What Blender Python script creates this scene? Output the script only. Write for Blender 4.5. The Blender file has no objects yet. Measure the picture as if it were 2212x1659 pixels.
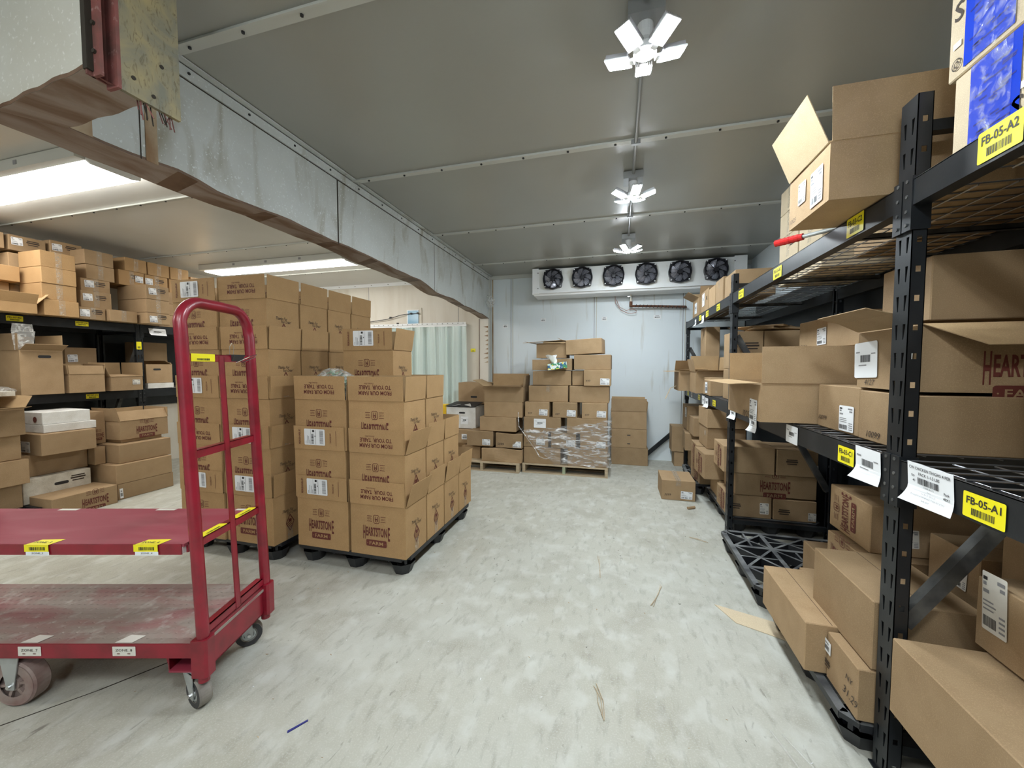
import bpy, bmesh, math, random
from mathutils import Vector, Matrix
random.seed(7)
SC = bpy.context.scene
COL = SC.collection
R = math.radians
# ---------------------------------------------------------------- camera, world, exposure
cam_d = bpy.data.cameras.new('camera'); cam = bpy.data.objects.new('camera', cam_d); COL.objects.link(cam)
cam_d.sensor_width = 36.0; cam_d.lens = 838.0 / 2212.0 * 36.0; cam_d.clip_start = 0.03; cam_d.clip_end = 60
_d = Vector((1336 - 1106, -(790 - 829.5), -838.0)).normalized()      # the aisle direction seen by the lens
_u = Vector((0, -_d.z, _d.y)).normalized()
_r = _d.cross(_u)
cam.matrix_world = Matrix(((_r.x, _r.y, _r.z, 0), (_d.x, _d.y, _d.z, 0), (_u.x, _u.y, _u.z, 1.5), (0, 0, 0, 1)))
SC.camera = cam
w = bpy.data.worlds.new('world'); SC.world = w; w.use_nodes = True
w.node_tree.nodes['Background'].inputs[0].default_value = (0.75, 0.8, 0.85, 1)
w.node_tree.nodes['Background'].inputs[1].default_value = 0.02
SC.cycles.max_bounces = 8; SC.cycles.diffuse_bounces = 4; SC.cycles.glossy_bounces = 3; SC.cycles.transparent_max_bounces = 10; SC.cycles.caustics_reflective = False; SC.cycles.caustics_refractive = False
SC.view_settings.view_transform = 'Standard'; SC.view_settings.look = 'None'
SC.view_settings.exposure = 1.2; SC.view_settings.gamma = 1.0; SC.view_settings.use_curve_mapping = False
LED_POWER = 165.0          # radiance of the LED chips
TUBE_POWER = 8.0          # radiance of the fluorescent diffusers
ROOM = dict(x0=-6.9, x1=1.86, y0=-3.0, y1=6.5, z=3.05)

# ---------------------------------------------------------------- materials
MATS = {}
def new_mat(name, rgb, rough=0.6, metal=0.0, spec=0.5, emit=None, emit_s=0, alpha=1.0):
    m = bpy.data.materials.new(name); m.use_nodes = True
    b = m.node_tree.nodes['Principled BSDF']
    b.inputs['Base Color'].default_value = (*rgb, 1); b.inputs['Roughness'].default_value = rough
    b.inputs['Metallic'].default_value = metal; b.inputs['Specular IOR Level'].default_value = spec
    if emit: b.inputs['Emission Color'].default_value = (*emit, 1); b.inputs['Emission Strength'].default_value = emit_s
    b.inputs['Alpha'].default_value = alpha
    MATS[name] = m
    return m
def nd(m, typ, **kw):
    n = m.node_tree.nodes.new(typ)
    for k, v in kw.items():
        if k in n.inputs.keys(): n.inputs[k].default_value = v
        else: setattr(n, k, v)
    return n
def lk(m, a, b): m.node_tree.links.new(a, b)
def bsdf(m): return m.node_tree.nodes['Principled BSDF']
def noise_mix(m, c1, c2, scale, lo=0.4, hi=0.65, detail=4, stretch=(1, 1, 1), coord='Object', prev=None, dist=0.0):
    """colour that wanders between c1 (or the previous colour) and c2"""
    tc = nd(m, 'ShaderNodeTexCoord'); mp = nd(m, 'ShaderNodeMapping'); mp.inputs['Scale'].default_value = stretch
    lk(m, tc.outputs[coord], mp.inputs['Vector'])
    n = nd(m, 'ShaderNodeTexNoise', Scale=scale, Detail=detail, Distortion=dist); lk(m, mp.outputs['Vector'], n.inputs['Vector'])
    r = nd(m, 'ShaderNodeMapRange'); r.inputs['From Min'].default_value = lo; r.inputs['From Max'].default_value = hi
    lk(m, n.outputs['Fac'], r.inputs['Value'])
    x = nd(m, 'ShaderNodeMix', data_type='RGBA'); lk(m, r.outputs['Result'], x.inputs['Factor'])
    if prev is None: x.inputs[6].default_value = (*c1, 1)
    else: lk(m, prev, x.inputs[6])
    x.inputs[7].default_value = (*c2, 1)
    lk(m, x.outputs[2], bsdf(m).inputs['Base Color'])
    return x.outputs[2]
def bump(m, scale, strength=0.2, dist=0.002, detail=4, stretch=(1, 1, 1)):
    tc = nd(m, 'ShaderNodeTexCoord'); mp = nd(m, 'ShaderNodeMapping'); mp.inputs['Scale'].default_value = stretch
    lk(m, tc.outputs['Object'], mp.inputs['Vector'])
    n = nd(m, 'ShaderNodeTexNoise', Scale=scale, Detail=detail); lk(m, mp.outputs['Vector'], n.inputs['Vector'])
    b = nd(m, 'ShaderNodeBump', Strength=strength, Distance=dist); lk(m, n.outputs['Fac'], b.inputs['Height'])
    lk(m, b.outputs['Normal'], bsdf(m).inputs['Normal'])
def kraft(name, c, c2, var=0.16):
    m = new_mat(name, c, 0.78, spec=0.25)
    o = noise_mix(m, c, c2, 9, 0.35, 0.7, 5)
    o = noise_mix(m, c, tuple(v * 1.25 for v in c), 320, 0.5, 0.8, 2, prev=o)
    oi = nd(m, 'ShaderNodeObjectInfo'); mr = nd(m, 'ShaderNodeMapRange')
    mr.inputs['To Min'].default_value = 1 - var; mr.inputs['To Max'].default_value = 1 + var * 0.5
    lk(m, oi.outputs['Random'], mr.inputs['Value'])
    hs = nd(m, 'ShaderNodeHueSaturation'); lk(m, mr.outputs['Result'], hs.inputs['Value']); lk(m, o, hs.inputs['Color'])
    lk(m, hs.outputs['Color'], bsdf(m).inputs['Base Color'])
    bump(m, 60, 0.12, 0.002)
kraft('kraft', (0.37, 0.255, 0.145), (0.32, 0.215, 0.118))
kraft('kraft_new', (0.42, 0.265, 0.126), (0.38, 0.235, 0.110), 0.07)
kraft('kraft_pale', (0.60, 0.50, 0.35), (0.55, 0.45, 0.31), 0.08)
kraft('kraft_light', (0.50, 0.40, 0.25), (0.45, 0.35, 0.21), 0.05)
kraft('kraft_inner', (0.44, 0.305, 0.165), (0.39, 0.262, 0.138), 0.08)
kraft('card_white', (0.74, 0.74, 0.72), (0.60, 0.59, 0.55), 0.05)
kraft('card_dirty', (0.66, 0.63, 0.55), (0.42, 0.38, 0.30), 0.05)
new_mat('ink_red', (0.125, 0.026, 0.018), 0.7)
new_mat('ink_dark', (0.045, 0.03, 0.022), 0.7)
new_mat('ink_black', (0.02, 0.02, 0.022), 0.6)
new_mat('ink_grey', (0.25, 0.25, 0.26), 0.7)
new_mat('seam', (0.09, 0.055, 0.03), 0.9)
new_mat('paper', (0.80, 0.82, 0.84), 0.55)
new_mat('paper_old', (0.70, 0.68, 0.62), 0.7)
new_mat('label_yellow', (0.90, 0.80, 0.012), 0.4)
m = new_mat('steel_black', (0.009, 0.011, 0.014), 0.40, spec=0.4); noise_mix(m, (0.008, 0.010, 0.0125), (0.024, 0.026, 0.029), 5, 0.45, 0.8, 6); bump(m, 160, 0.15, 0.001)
m = new_mat('steel_worn', (0.05, 0.05, 0.052), 0.5); noise_mix(m, (0.03, 0.031, 0.033), (0.13, 0.13, 0.12), 9, 0.4, 0.75, 6)
new_mat('wire', (0.30, 0.31, 0.33), 0.30, metal=0.8)
m = new_mat('plastic_black', (0.012, 0.013, 0.016), 0.45); noise_mix(m, (0.009, 0.010, 0.013), (0.035, 0.038, 0.042), 4, 0.45, 0.8, 6)
m = new_mat('plastic_dusty', (0.06, 0.065, 0.07), 0.6); noise_mix(m, (0.045, 0.048, 0.053), (0.24, 0.25, 0.25), 7, 0.35, 0.75, 6)
m = new_mat('red_paint', (0.27, 0.010, 0.026), 0.28, spec=0.6); noise_mix(m, (0.27, 0.010, 0.026), (0.18, 0.010, 0.019), 12, 0.4, 0.7); bump(m, 30, 0.05, 0.002)
m = new_mat('red_dusty', (0.36, 0.05, 0.07), 0.6)
o = noise_mix(m, (0.26, 0.022, 0.045), (0.34, 0.085, 0.105), 2.2, 0.4, 0.9, 7, stretch=(1, 3, 1), dist=0.6)
m = new_mat('deck_dirty', (0.3, 0.2, 0.18), 0.75)
o = noise_mix(m, (0.28, 0.095, 0.10), (0.31, 0.26, 0.225), 3.0, 0.22, 0.58, 8, stretch=(1, 2.4, 1), dist=0.8)
noise_mix(m, (0, 0, 0), (0.46, 0.42, 0.38), 22, 0.55, 0.8, 6, prev=o); bump(m, 25, 0.3, 0.002)
m = new_mat('zinc', (0.5, 0.52, 0.52), 0.4, metal=0.6); noise_mix(m, (0.50, 0.53, 0.53), (0.30, 0.31, 0.30), 8, 0.4, 0.7)
m = new_mat('rubber_grey', (0.20, 0.19, 0.17), 0.7); noise_mix(m, (0.26, 0.24, 0.21), (0.14, 0.12, 0.11), 12, 0.4, 0.7)
new_mat('rubber_dark', (0.035, 0.035, 0.037), 0.6)
m = new_mat('wheel_dirty', (0.3, 0.24, 0.21), 0.6); noise_mix(m, (0.34, 0.28, 0.25), (0.19, 0.10, 0.09), 9, 0.35, 0.7, 5)
new_mat('chrome', (0.75, 0.75, 0.76), 0.15, metal=1.0)
m = new_mat('pine', (0.50, 0.40, 0.26), 0.75); noise_mix(m, (0.50, 0.41, 0.28), (0.36, 0.27, 0.17), 4, 0.35, 0.7, 6, stretch=(1, 12, 12)); bump(m, 20, 0.2, 0.002, stretch=(1, 10, 10))
m = new_mat('pine_green', (0.38, 0.42, 0.28), 0.75); noise_mix(m, (0.38, 0.43, 0.28), (0.28, 0.30, 0.2), 5, 0.35, 0.7, 6)
# room surfaces
m = new_mat('concrete', (0.5, 0.5, 0.45), 0.58, spec=0.3)
o = noise_mix(m, (0.465, 0.47, 0.42), (0.40, 0.39, 0.325), 0.8, 0.36, 0.64, 6, dist=0.3)
o = noise_mix(m, (0, 0, 0), (0.33, 0.315, 0.26), 3.4, 0.50, 0.76, 12, prev=o, dist=0.3)
o = noise_mix(m, (0, 0, 0), (0.52, 0.53, 0.485), 9.0, 0.50, 0.72, 12, prev=o, stretch=(1.0, 0.8, 1))
o = noise_mix(m, (0, 0, 0), (0.30, 0.29, 0.245), 24, 0.54, 0.80, 12, prev=o, stretch=(1.0, 0.35, 1), dist=0.3)
o = noise_mix(m, (0, 0, 0), (0.52, 0.525, 0.475), 140, 0.50, 0.85, 4, prev=o)
noise_mix(m, (0, 0, 0), (0.22, 0.21, 0.18), 13, 0.655, 0.78, 12, prev=o, stretch=(2.2, 0.7, 1), dist=1.2)
bump(m, 30, 0.22, 0.004, 10)
m = new_mat('ceiling_paint', (0.42, 0.42, 0.39), 0.30, spec=0.55)
o = noise_mix(m, (0.37, 0.372, 0.34), (0.33, 0.332, 0.30), 0.7, 0.35, 0.7, 4); bump(m, 70, 0.11, 0.002, 2)
m = new_mat('ceiling_white', (0.66, 0.655, 0.62), 0.28, spec=0.6); noise_mix(m, (0.68, 0.675, 0.64), (0.60, 0.59, 0.55), 0.9, 0.4, 0.7, 4); bump(m, 60, 0.08, 0.002, 2)
m = new_mat('batten_paint', (0.55, 0.56, 0.52), 0.4)
m = new_mat('wall_panel', (0.70, 0.74, 0.75), 0.42, spec=0.4)
o = noise_mix(m, (0.72, 0.79, 0.83), (0.67, 0.72, 0.73), 0.8, 0.4, 0.7, 4)
noise_mix(m, (0, 0, 0), (0.44, 0.42, 0.35), 5, 0.62, 0.84, 7, prev=o, stretch=(2.5, 2.5, 0.22)); bump(m, 90, 0.15, 0.0015, 2)
m = new_mat('wall_cream', (0.70, 0.66, 0.56), 0.5); noise_mix(m, (0.72, 0.68, 0.60), (0.58, 0.52, 0.42), 2.0, 0.45, 0.8, 6, stretch=(2, 2, 0.4))
m = new_mat('divider_paint', (0.50, 0.54, 0.54), 0.38, spec=0.5)
o = noise_mix(m, (0.58, 0.61, 0.60), (0.48, 0.50, 0.48), 2.2, 0.4, 0.7, 6)
o = noise_mix(m, (0, 0, 0), (0.25, 0.22, 0.145), 3.3, 0.555, 0.78, 8, prev=o, stretch=(1.6, 1.6, 0.42), dist=0.8)
noise_mix(m, (0, 0, 0), (0.66, 0.70, 0.70), 80, 0.62, 0.7, 2, prev=o); bump(m, 60, 0.25, 0.002, 3)
m = new_mat('foam_brown', (0.30, 0.22, 0.17), 0.7)
o = noise_mix(m, (0.33, 0.26, 0.215), (0.19, 0.115, 0.07), 3.5, 0.42, 0.66, 7, stretch=(3, 0.8, 1), dist=0.7); bump(m, 30, 0.3, 0.003)
m = new_mat('foam_tape', (0.17, 0.095, 0.055), 0.6); noise_mix(m, (0.17, 0.10, 0.06), (0.11, 0.06, 0.035), 12, 0.4, 0.7)
m = new_mat('header_paint', (0.60, 0.59, 0.52), 0.55)
o = noise_mix(m, (0.60, 0.59, 0.53), (0.52, 0.50, 0.42), 3, 0.4, 0.75, 5); noise_mix(m, (0, 0, 0), (0.75, 0.74, 0.70), 60, 0.6, 0.72, 2, prev=o); bump(m, 50, 0.2, 0.002)
m = new_mat('rust_red', (0.22, 0.075, 0.065), 0.75); o = noise_mix(m, (0.24, 0.075, 0.065), (0.13, 0.06, 0.05), 14, 0.35, 0.7, 6); noise_mix(m, (0, 0, 0), (0.42, 0.27, 0.25), 40, 0.62, 0.8, 4, prev=o); bump(m, 60, 0.3, 0.002)
m = new_mat('ply_old', (0.34, 0.28, 0.14), 0.7); o = noise_mix(m, (0.36, 0.29, 0.14), (0.19, 0.185, 0.14), 7, 0.35, 0.65, 8, dist=1.0)
noise_mix(m, (0, 0, 0), (0.10, 0.07, 0.03), 22, 0.54, 0.75, 8, prev=o, stretch=(1, 2.5, 1), dist=1.5); bump(m, 40, 0.35, 0.003)
new_mat('grime', (0.035, 0.028, 0.02), 0.9)
m = new_mat('stain_brown', (0.36, 0.24, 0.13), 0.6); noise_mix(m, (0.50, 0.40, 0.27), (0.25, 0.14, 0.06), 6, 0.35, 0.6, 6, stretch=(1, 1, 0.5))
new_mat('metal_white', (0.84, 0.86, 0.87), 0.35, spec=0.5)
m = new_mat('unit_white', (0.84, 0.86, 0.86), 0.35); noise_mix(m, (0.85, 0.87, 0.87), (0.66, 0.65, 0.56), 6, 0.55, 0.85, 7)
new_mat('fan_black', (0.016, 0.017, 0.024), 0.4)
new_mat('fan_blade', (0.40, 0.41, 0.48), 0.28, metal=0.5)
new_mat('emblem_blue', (0.03, 0.035, 0.20), 0.5)
new_mat('conduit_grey', (0.33, 0.34, 0.34), 0.4, metal=0.5)
new_mat('led', (1, 1, 1), 0.5, emit=(0.87, 0.95, 1.0), emit_s=LED_POWER)
new_mat('led_hub', (1, 1, 1), 0.5, emit=(0.92, 0.98, 1.0), emit_s=LED_POWER * 0.6)
new_mat('tube', (1, 1, 1), 0.5, emit=(1.0, 0.98, 0.94), emit_s=TUBE_POWER)
new_mat('fin_grey', (0.55, 0.56, 0.60), 0.35, metal=0.6)
new_mat('blue_film', (0.010, 0.055, 0.60), 0.14, spec=0.9)
new_mat('blue_dark', (0.004, 0.014, 0.26), 0.3)
new_mat('grip_red', (0.62, 0.02, 0.02), 0.35)
new_mat('yellow_plastic', (0.85, 0.55, 0.02), 0.4)
new_mat('glass_blue', (0.20, 0.42, 0.60), 0.15, spec=0.8)
new_mat('insulation', (0.13, 0.055, 0.03), 0.8)
new_mat('copper_wire', (0.35, 0.16, 0.12), 0.5)
new_mat('brass', (0.55, 0.5, 0.42), 0.3, metal=0.8)
m = new_mat('leaf_green', (0.06, 0.22, 0.07), 0.5); noise_mix(m, (0.05, 0.20, 0.07), (0.30, 0.42, 0.28), 25, 0.4, 0.6)
new_mat('tissue', (0.86, 0.88, 0.90), 0.8)
m = new_mat('floral', (0.4, 0.55, 0.4), 0.5)
v = nd(m, 'ShaderNodeTexVoronoi', Scale=38.0); tc = nd(m, 'ShaderNodeTexCoord'); lk(m, tc.outputs['Object'], v.inputs['Vector'])
cr = nd(m, 'ShaderNodeValToRGB'); cr.color_ramp.interpolation = 'CONSTANT'
for i, (p, c) in enumerate([(0.0, (0.05, 0.28, 0.13)), (0.25, (0.55, 0.72, 0.72)), (0.45, (0.75, 0.65, 0.08)), (0.6, (0.03, 0.12, 0.25)), (0.8, (0.8, 0.85, 0.85))]):
    e = cr.color_ramp.elements[i] if i < 2 else cr.color_ramp.elements.new(p)
    e.position = p; e.color = (*c, 1)
sx = nd(m, 'ShaderNodeSeparateColor'); lk(m, v.outputs['Color'], sx.inputs[0]); lk(m, sx.outputs[0], cr.inputs['Fac']); lk(m, cr.outputs['Color'], bsdf(m).inputs['Base Color'])
def clear(name, tint, rough, amount, bumps=None):
    """thin clear film: mostly see-through with a glossy sheen"""
    m = bpy.data.materials.new(name); m.use_nodes = True; MATS[name] = m
    t = m.node_tree; t.nodes.clear()
    out = t.nodes.new('ShaderNodeOutputMaterial'); mix = t.nodes.new('ShaderNodeMixShader')
    tr = t.nodes.new('ShaderNodeBsdfTransparent'); pr = t.nodes.new('ShaderNodeBsdfPrincipled')
    tr.inputs[0].default_value = (0.97, 0.97, 0.97, 1)
    pr.inputs['Base Color'].default_value = (*tint, 1); pr.inputs['Roughness'].default_value = rough; pr.inputs['Specular IOR Level'].default_value = 1.0
    mix.inputs[0].default_value = amount
    t.links.new(tr.outputs[0], mix.inputs[1]); t.links.new(pr.outputs[0], mix.inputs[2]); t.links.new(mix.outputs[0], out.inputs[0])
    if bumps:
        tc = t.nodes.new('ShaderNodeTexCoord'); mp = t.nodes.new('ShaderNodeMapping'); mp.inputs['Scale'].default_value = bumps[2]
        n = t.nodes.new('ShaderNodeTexNoise'); n.inputs['Scale'].default_value = bumps[0]; n.inputs['Detail'].default_value = 5; n.inputs['Distortion'].default_value = 0.8
        b = t.nodes.new('ShaderNodeBump'); b.inputs['Strength'].default_value = bumps[1]; b.inputs['Distance'].default_value = 0.01
        t.links.new(tc.outputs['Object'], mp.inputs[0]); t.links.new(mp.outputs[0], n.inputs['Vector']); t.links.new(n.outputs['Fac'], b.inputs['Height']); t.links.new(b.outputs[0], pr.inputs['Normal'])
        if len(bumps) > 3:
            r = t.nodes.new('ShaderNodeMapRange'); r.inputs['From Min'].default_value = 0.48; r.inputs['From Max'].default_value = 0.72
            r.inputs['To Min'].default_value = amount * 0.5; r.inputs['To Max'].default_value = bumps[3]
            t.links.new(n.outputs['Fac'], r.inputs['Value']); t.links.new(r.outputs[0], mix.inputs[0])
clear('tape', (0.66, 0.60, 0.50), 0.10, 0.26, (45, 0.9, (1, 1, 1), 0.6))
clear('tape_clear', (0.75, 0.78, 0.85), 0.10, 0.10, (30, 0.9, (1, 1, 1), 0.45))
clear('film', (0.88, 0.88, 0.88), 0.15, 0.22, (6, 1.0, (1.2, 1.2, 5.0), 0.9))
clear('bag_film', (0.9, 0.92, 0.9), 0.12, 0.35, (25, 0.9, (1, 1, 1), 0.7))
clear('pvc_strip', (0.72, 0.86, 0.83), 0.18, 0.72, (6, 0.5, (3.0, 3.0, 0.3)))

# ---------------------------------------------------------------- mesh builder
TEXT = {}
def text2d(s, shear=0.0, bold=0.0):
    k = (s, shear, bold)
    if k not in TEXT:
        c = bpy.data.curves.new('txt', 'FONT'); c.body = s; c.size = 1; c.resolution_u = 2; c.shear = shear; c.offset = bold
        c.align_x = 'CENTER'; c.fill_mode = 'FRONT'
        o = bpy.data.objects.new('txt', c)
        me = bpy.data.meshes.new_from_object(o)
        vs = [(v.co.x, v.co.y) for v in me.vertices]; fs = [tuple(p.vertices) for p in me.polygons]
        bpy.data.objects.remove(o); bpy.data.curves.remove(c); bpy.data.meshes.remove(me)
        if vs:
            x0 = min(v[0] for v in vs); x1 = max(v[0] for v in vs); y0 = min(v[1] for v in vs); y1 = max(v[1] for v in vs)
        else: x0 = y0 = 0; x1 = y1 = 1
        TEXT[k] = ([((a - (x0 + x1) / 2) / (x1 - x0), (b - (y0 + y1) / 2) / (y1 - y0)) for a, b in vs], fs, (x1 - x0) / (y1 - y0))
    return TEXT[k]

class MB:
    def __init__(s): s.v = []; s.f = []; s.m = []; s.names = []
    def mi(s, name):
        if name not in s.names: s.names.append(name)
        return s.names.index(name)
    def add(s, vs, fs, mat):
        o = len(s.v); k = s.mi(mat)
        s.v += [tuple(p) for p in vs]
        for f in fs: s.f.append(tuple(i + o for i in f)); s.m.append(k)
    def box(s, x0, x1, y0, y1, z0, z1, mat, M=None):
        vs = [Vector((x, y, z)) for z in (z0, z1) for y in (y0, y1) for x in (x0, x1)]
        if M is not None: vs = [M @ p for p in vs]
        s.add(vs, [(0, 2, 3, 1), (4, 5, 7, 6), (0, 1, 5, 4), (2, 6, 7, 3), (0, 4, 6, 2), (1, 3, 7, 5)], mat)
    def quad(s, a, b, c, d, mat): s.add([a, b, c, d], [(0, 1, 2, 3)], mat)
    def prism(s, pts, n, mat):
        """polygon pts extruded by vector n"""
        n = Vector(n); k = len(pts); P = [Vector(p) for p in pts]; Q = [p + n for p in P]
        s.add(P + Q, [tuple(range(k - 1, -1, -1)), tuple(range(k, 2 * k))] + [(i, (i + 1) % k, (i + 1) % k + k, i + k) for i in range(k)], mat)
    def rod(s, a, b, r, mat, seg=6, r2=None, caps=True):
        a = Vector(a); b = Vector(b); d = (b - a).normalized(); r2 = r if r2 is None else r2
        u = d.orthogonal().normalized(); v = d.cross(u); vs = []
        for p, q in ((a, r), (b, r2)):
            for i in range(seg):
                t = 2 * math.pi * i / seg + math.pi / seg
                vs.append(p + (u * math.cos(t) + v * math.sin(t)) * q)
        fs = [(i, (i + 1) % seg, (i + 1) % seg + seg, i + seg) for i in range(seg)]
        if caps: fs += [tuple(range(seg - 1, -1, -1)), tuple(range(seg, 2 * seg))]
        s.add(vs, fs, mat)
    def tube(s, pts, r, mat, seg=10):
        P = [Vector(p) for p in pts]; o = len(s.v); k = s.mi(mat); n = len(P); prev = None
        for i, p in enumerate(P):
            d = (P[min(i + 1, n - 1)] - P[max(i - 1, 0)]).normalized()
            u = d.orthogonal().normalized() if prev is None else (prev - d * prev.dot(d)).normalized()
            prev = u; v = d.cross(u)
            for j in range(seg):
                t = 2 * math.pi * j / seg
                s.v.append(tuple(p + (u * math.cos(t) + v * math.sin(t)) * r))
        for i in range(n - 1):
            for j in range(seg):
                s.f.append((o + i * seg + j, o + i * seg + (j + 1) % seg, o + (i + 1) * seg + (j + 1) % seg, o + (i + 1) * seg + j)); s.m.append(k)
        s.f.append(tuple(o + j for j in range(seg - 1, -1, -1))); s.m.append(k)
        s.f.append(tuple(o + (n - 1) * seg + j for j in range(seg))); s.m.append(k)
    def lathe(s, prof, c, axis, mat, seg=20):
        """prof: (radius, height along axis)"""
        c = Vector(c); ax = Vector(axis).normalized(); u = ax.orthogonal().normalized(); v = ax.cross(u); vs = []; n = len(prof)
        for r, h in prof:
            for j in range(seg):
                t = 2 * math.pi * j / seg
                vs.append(c + ax * h + (u * math.cos(t) + v * math.sin(t)) * r)
        fs = [(i * seg + j, i * seg + (j + 1) % seg, (i + 1) * seg + (j + 1) % seg, (i + 1) * seg + j) for i in range(n - 1) for j in range(seg)]
        s.add(vs, fs, mat)
    def text(s, t, o, u, v, width, height, mat, shear=0, bold=0.0):
        vs, fs, asp = text2d(t, shear, bold)
        if width is None: width = height * asp
        if height is None: height = width / asp
        o = Vector(o); u = Vector(u); v = Vector(v)
        s.add([o + u * (a * width) + v * (b * height) for a, b in vs], fs, mat)
    def panel(s, o, u, v, a0, a1, b0, b1, mat):
        o = Vector(o); u = Vector(u); v = Vector(v)
        s.add([o + u * a0 + v * b0, o + u * a1 + v * b0, o + u * a1 + v * b1, o + u * a0 + v * b1], [(0, 1, 2, 3)], mat)
    def rrect(s, o, u, v, w_, h_, r, mat, hole=0):
        """rounded rectangle, or its outline when hole > 0 (line width)"""
        o = Vector(o); u = Vector(u); v = Vector(v)
        def ring(w_, h_, r):
            out = []
            for cx, cy, a0 in ((w_ / 2 - r, h_ / 2 - r, 0), (-w_ / 2 + r, h_ / 2 - r, 90), (-w_ / 2 + r, -h_ / 2 + r, 180), (w_ / 2 - r, -h_ / 2 + r, 270)):
                for k in range(4): a = R(a0 + 30 * k); out.append(o + u * (cx + r * math.cos(a)) + v * (cy + r * math.sin(a)))
            return out
        A = ring(w_, h_, r); n = len(A)
        if not hole: s.add(A, [tuple(range(n))], mat)
        else:
            B = ring(w_ - 2 * hole, h_ - 2 * hole, max(r - hole, 0.0005))
            s.add(A + B, [(i, (i + 1) % n, (i + 1) % n + n, i + n) for i in range(n)], mat)
    def mesh(s, name):
        me = bpy.data.meshes.new(name); me.from_pydata(s.v, [], s.f); me.validate(clean_customdata=False)
        for n in s.names: me.materials.append(MATS[n])
        if len(me.polygons) == len(s.m): me.polygons.foreach_set('material_index', s.m)
        me.update()
        return me
    def obj(s, name, parent=None, loc=(0, 0, 0), rz=0.0, smooth=False):
        return link(name, s.mesh(name), parent, loc, rz, smooth)
def link(name, me, parent=None, loc=(0, 0, 0), rz=0.0, smooth=False):
    o = bpy.data.objects.new(name, me); COL.objects.link(o); o.location = loc; o.rotation_euler = (0, 0, rz)
    if parent is not None: o.parent = parent
    if smooth and me: me.shade_smooth() if hasattr(me, 'shade_smooth') else None
    return o
def tag(o, label=None, cat=None, group=None, kind=None):
    if label: o['label'] = label
    if cat: o['category'] = cat
    if group: o['group'] = group
    if kind: o['kind'] = kind
    return o
def struct(o, label=None): o['kind'] = 'structure'; (label and o.__setitem__('label', label)); return o
def empty(name, loc=(0, 0, 0), rz=0.0):
    o = bpy.data.objects.new(name, None); COL.objects.link(o); o.location = loc; o.rotation_euler = (0, 0, rz); o.empty_display_size = 0.1
    return o

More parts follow.
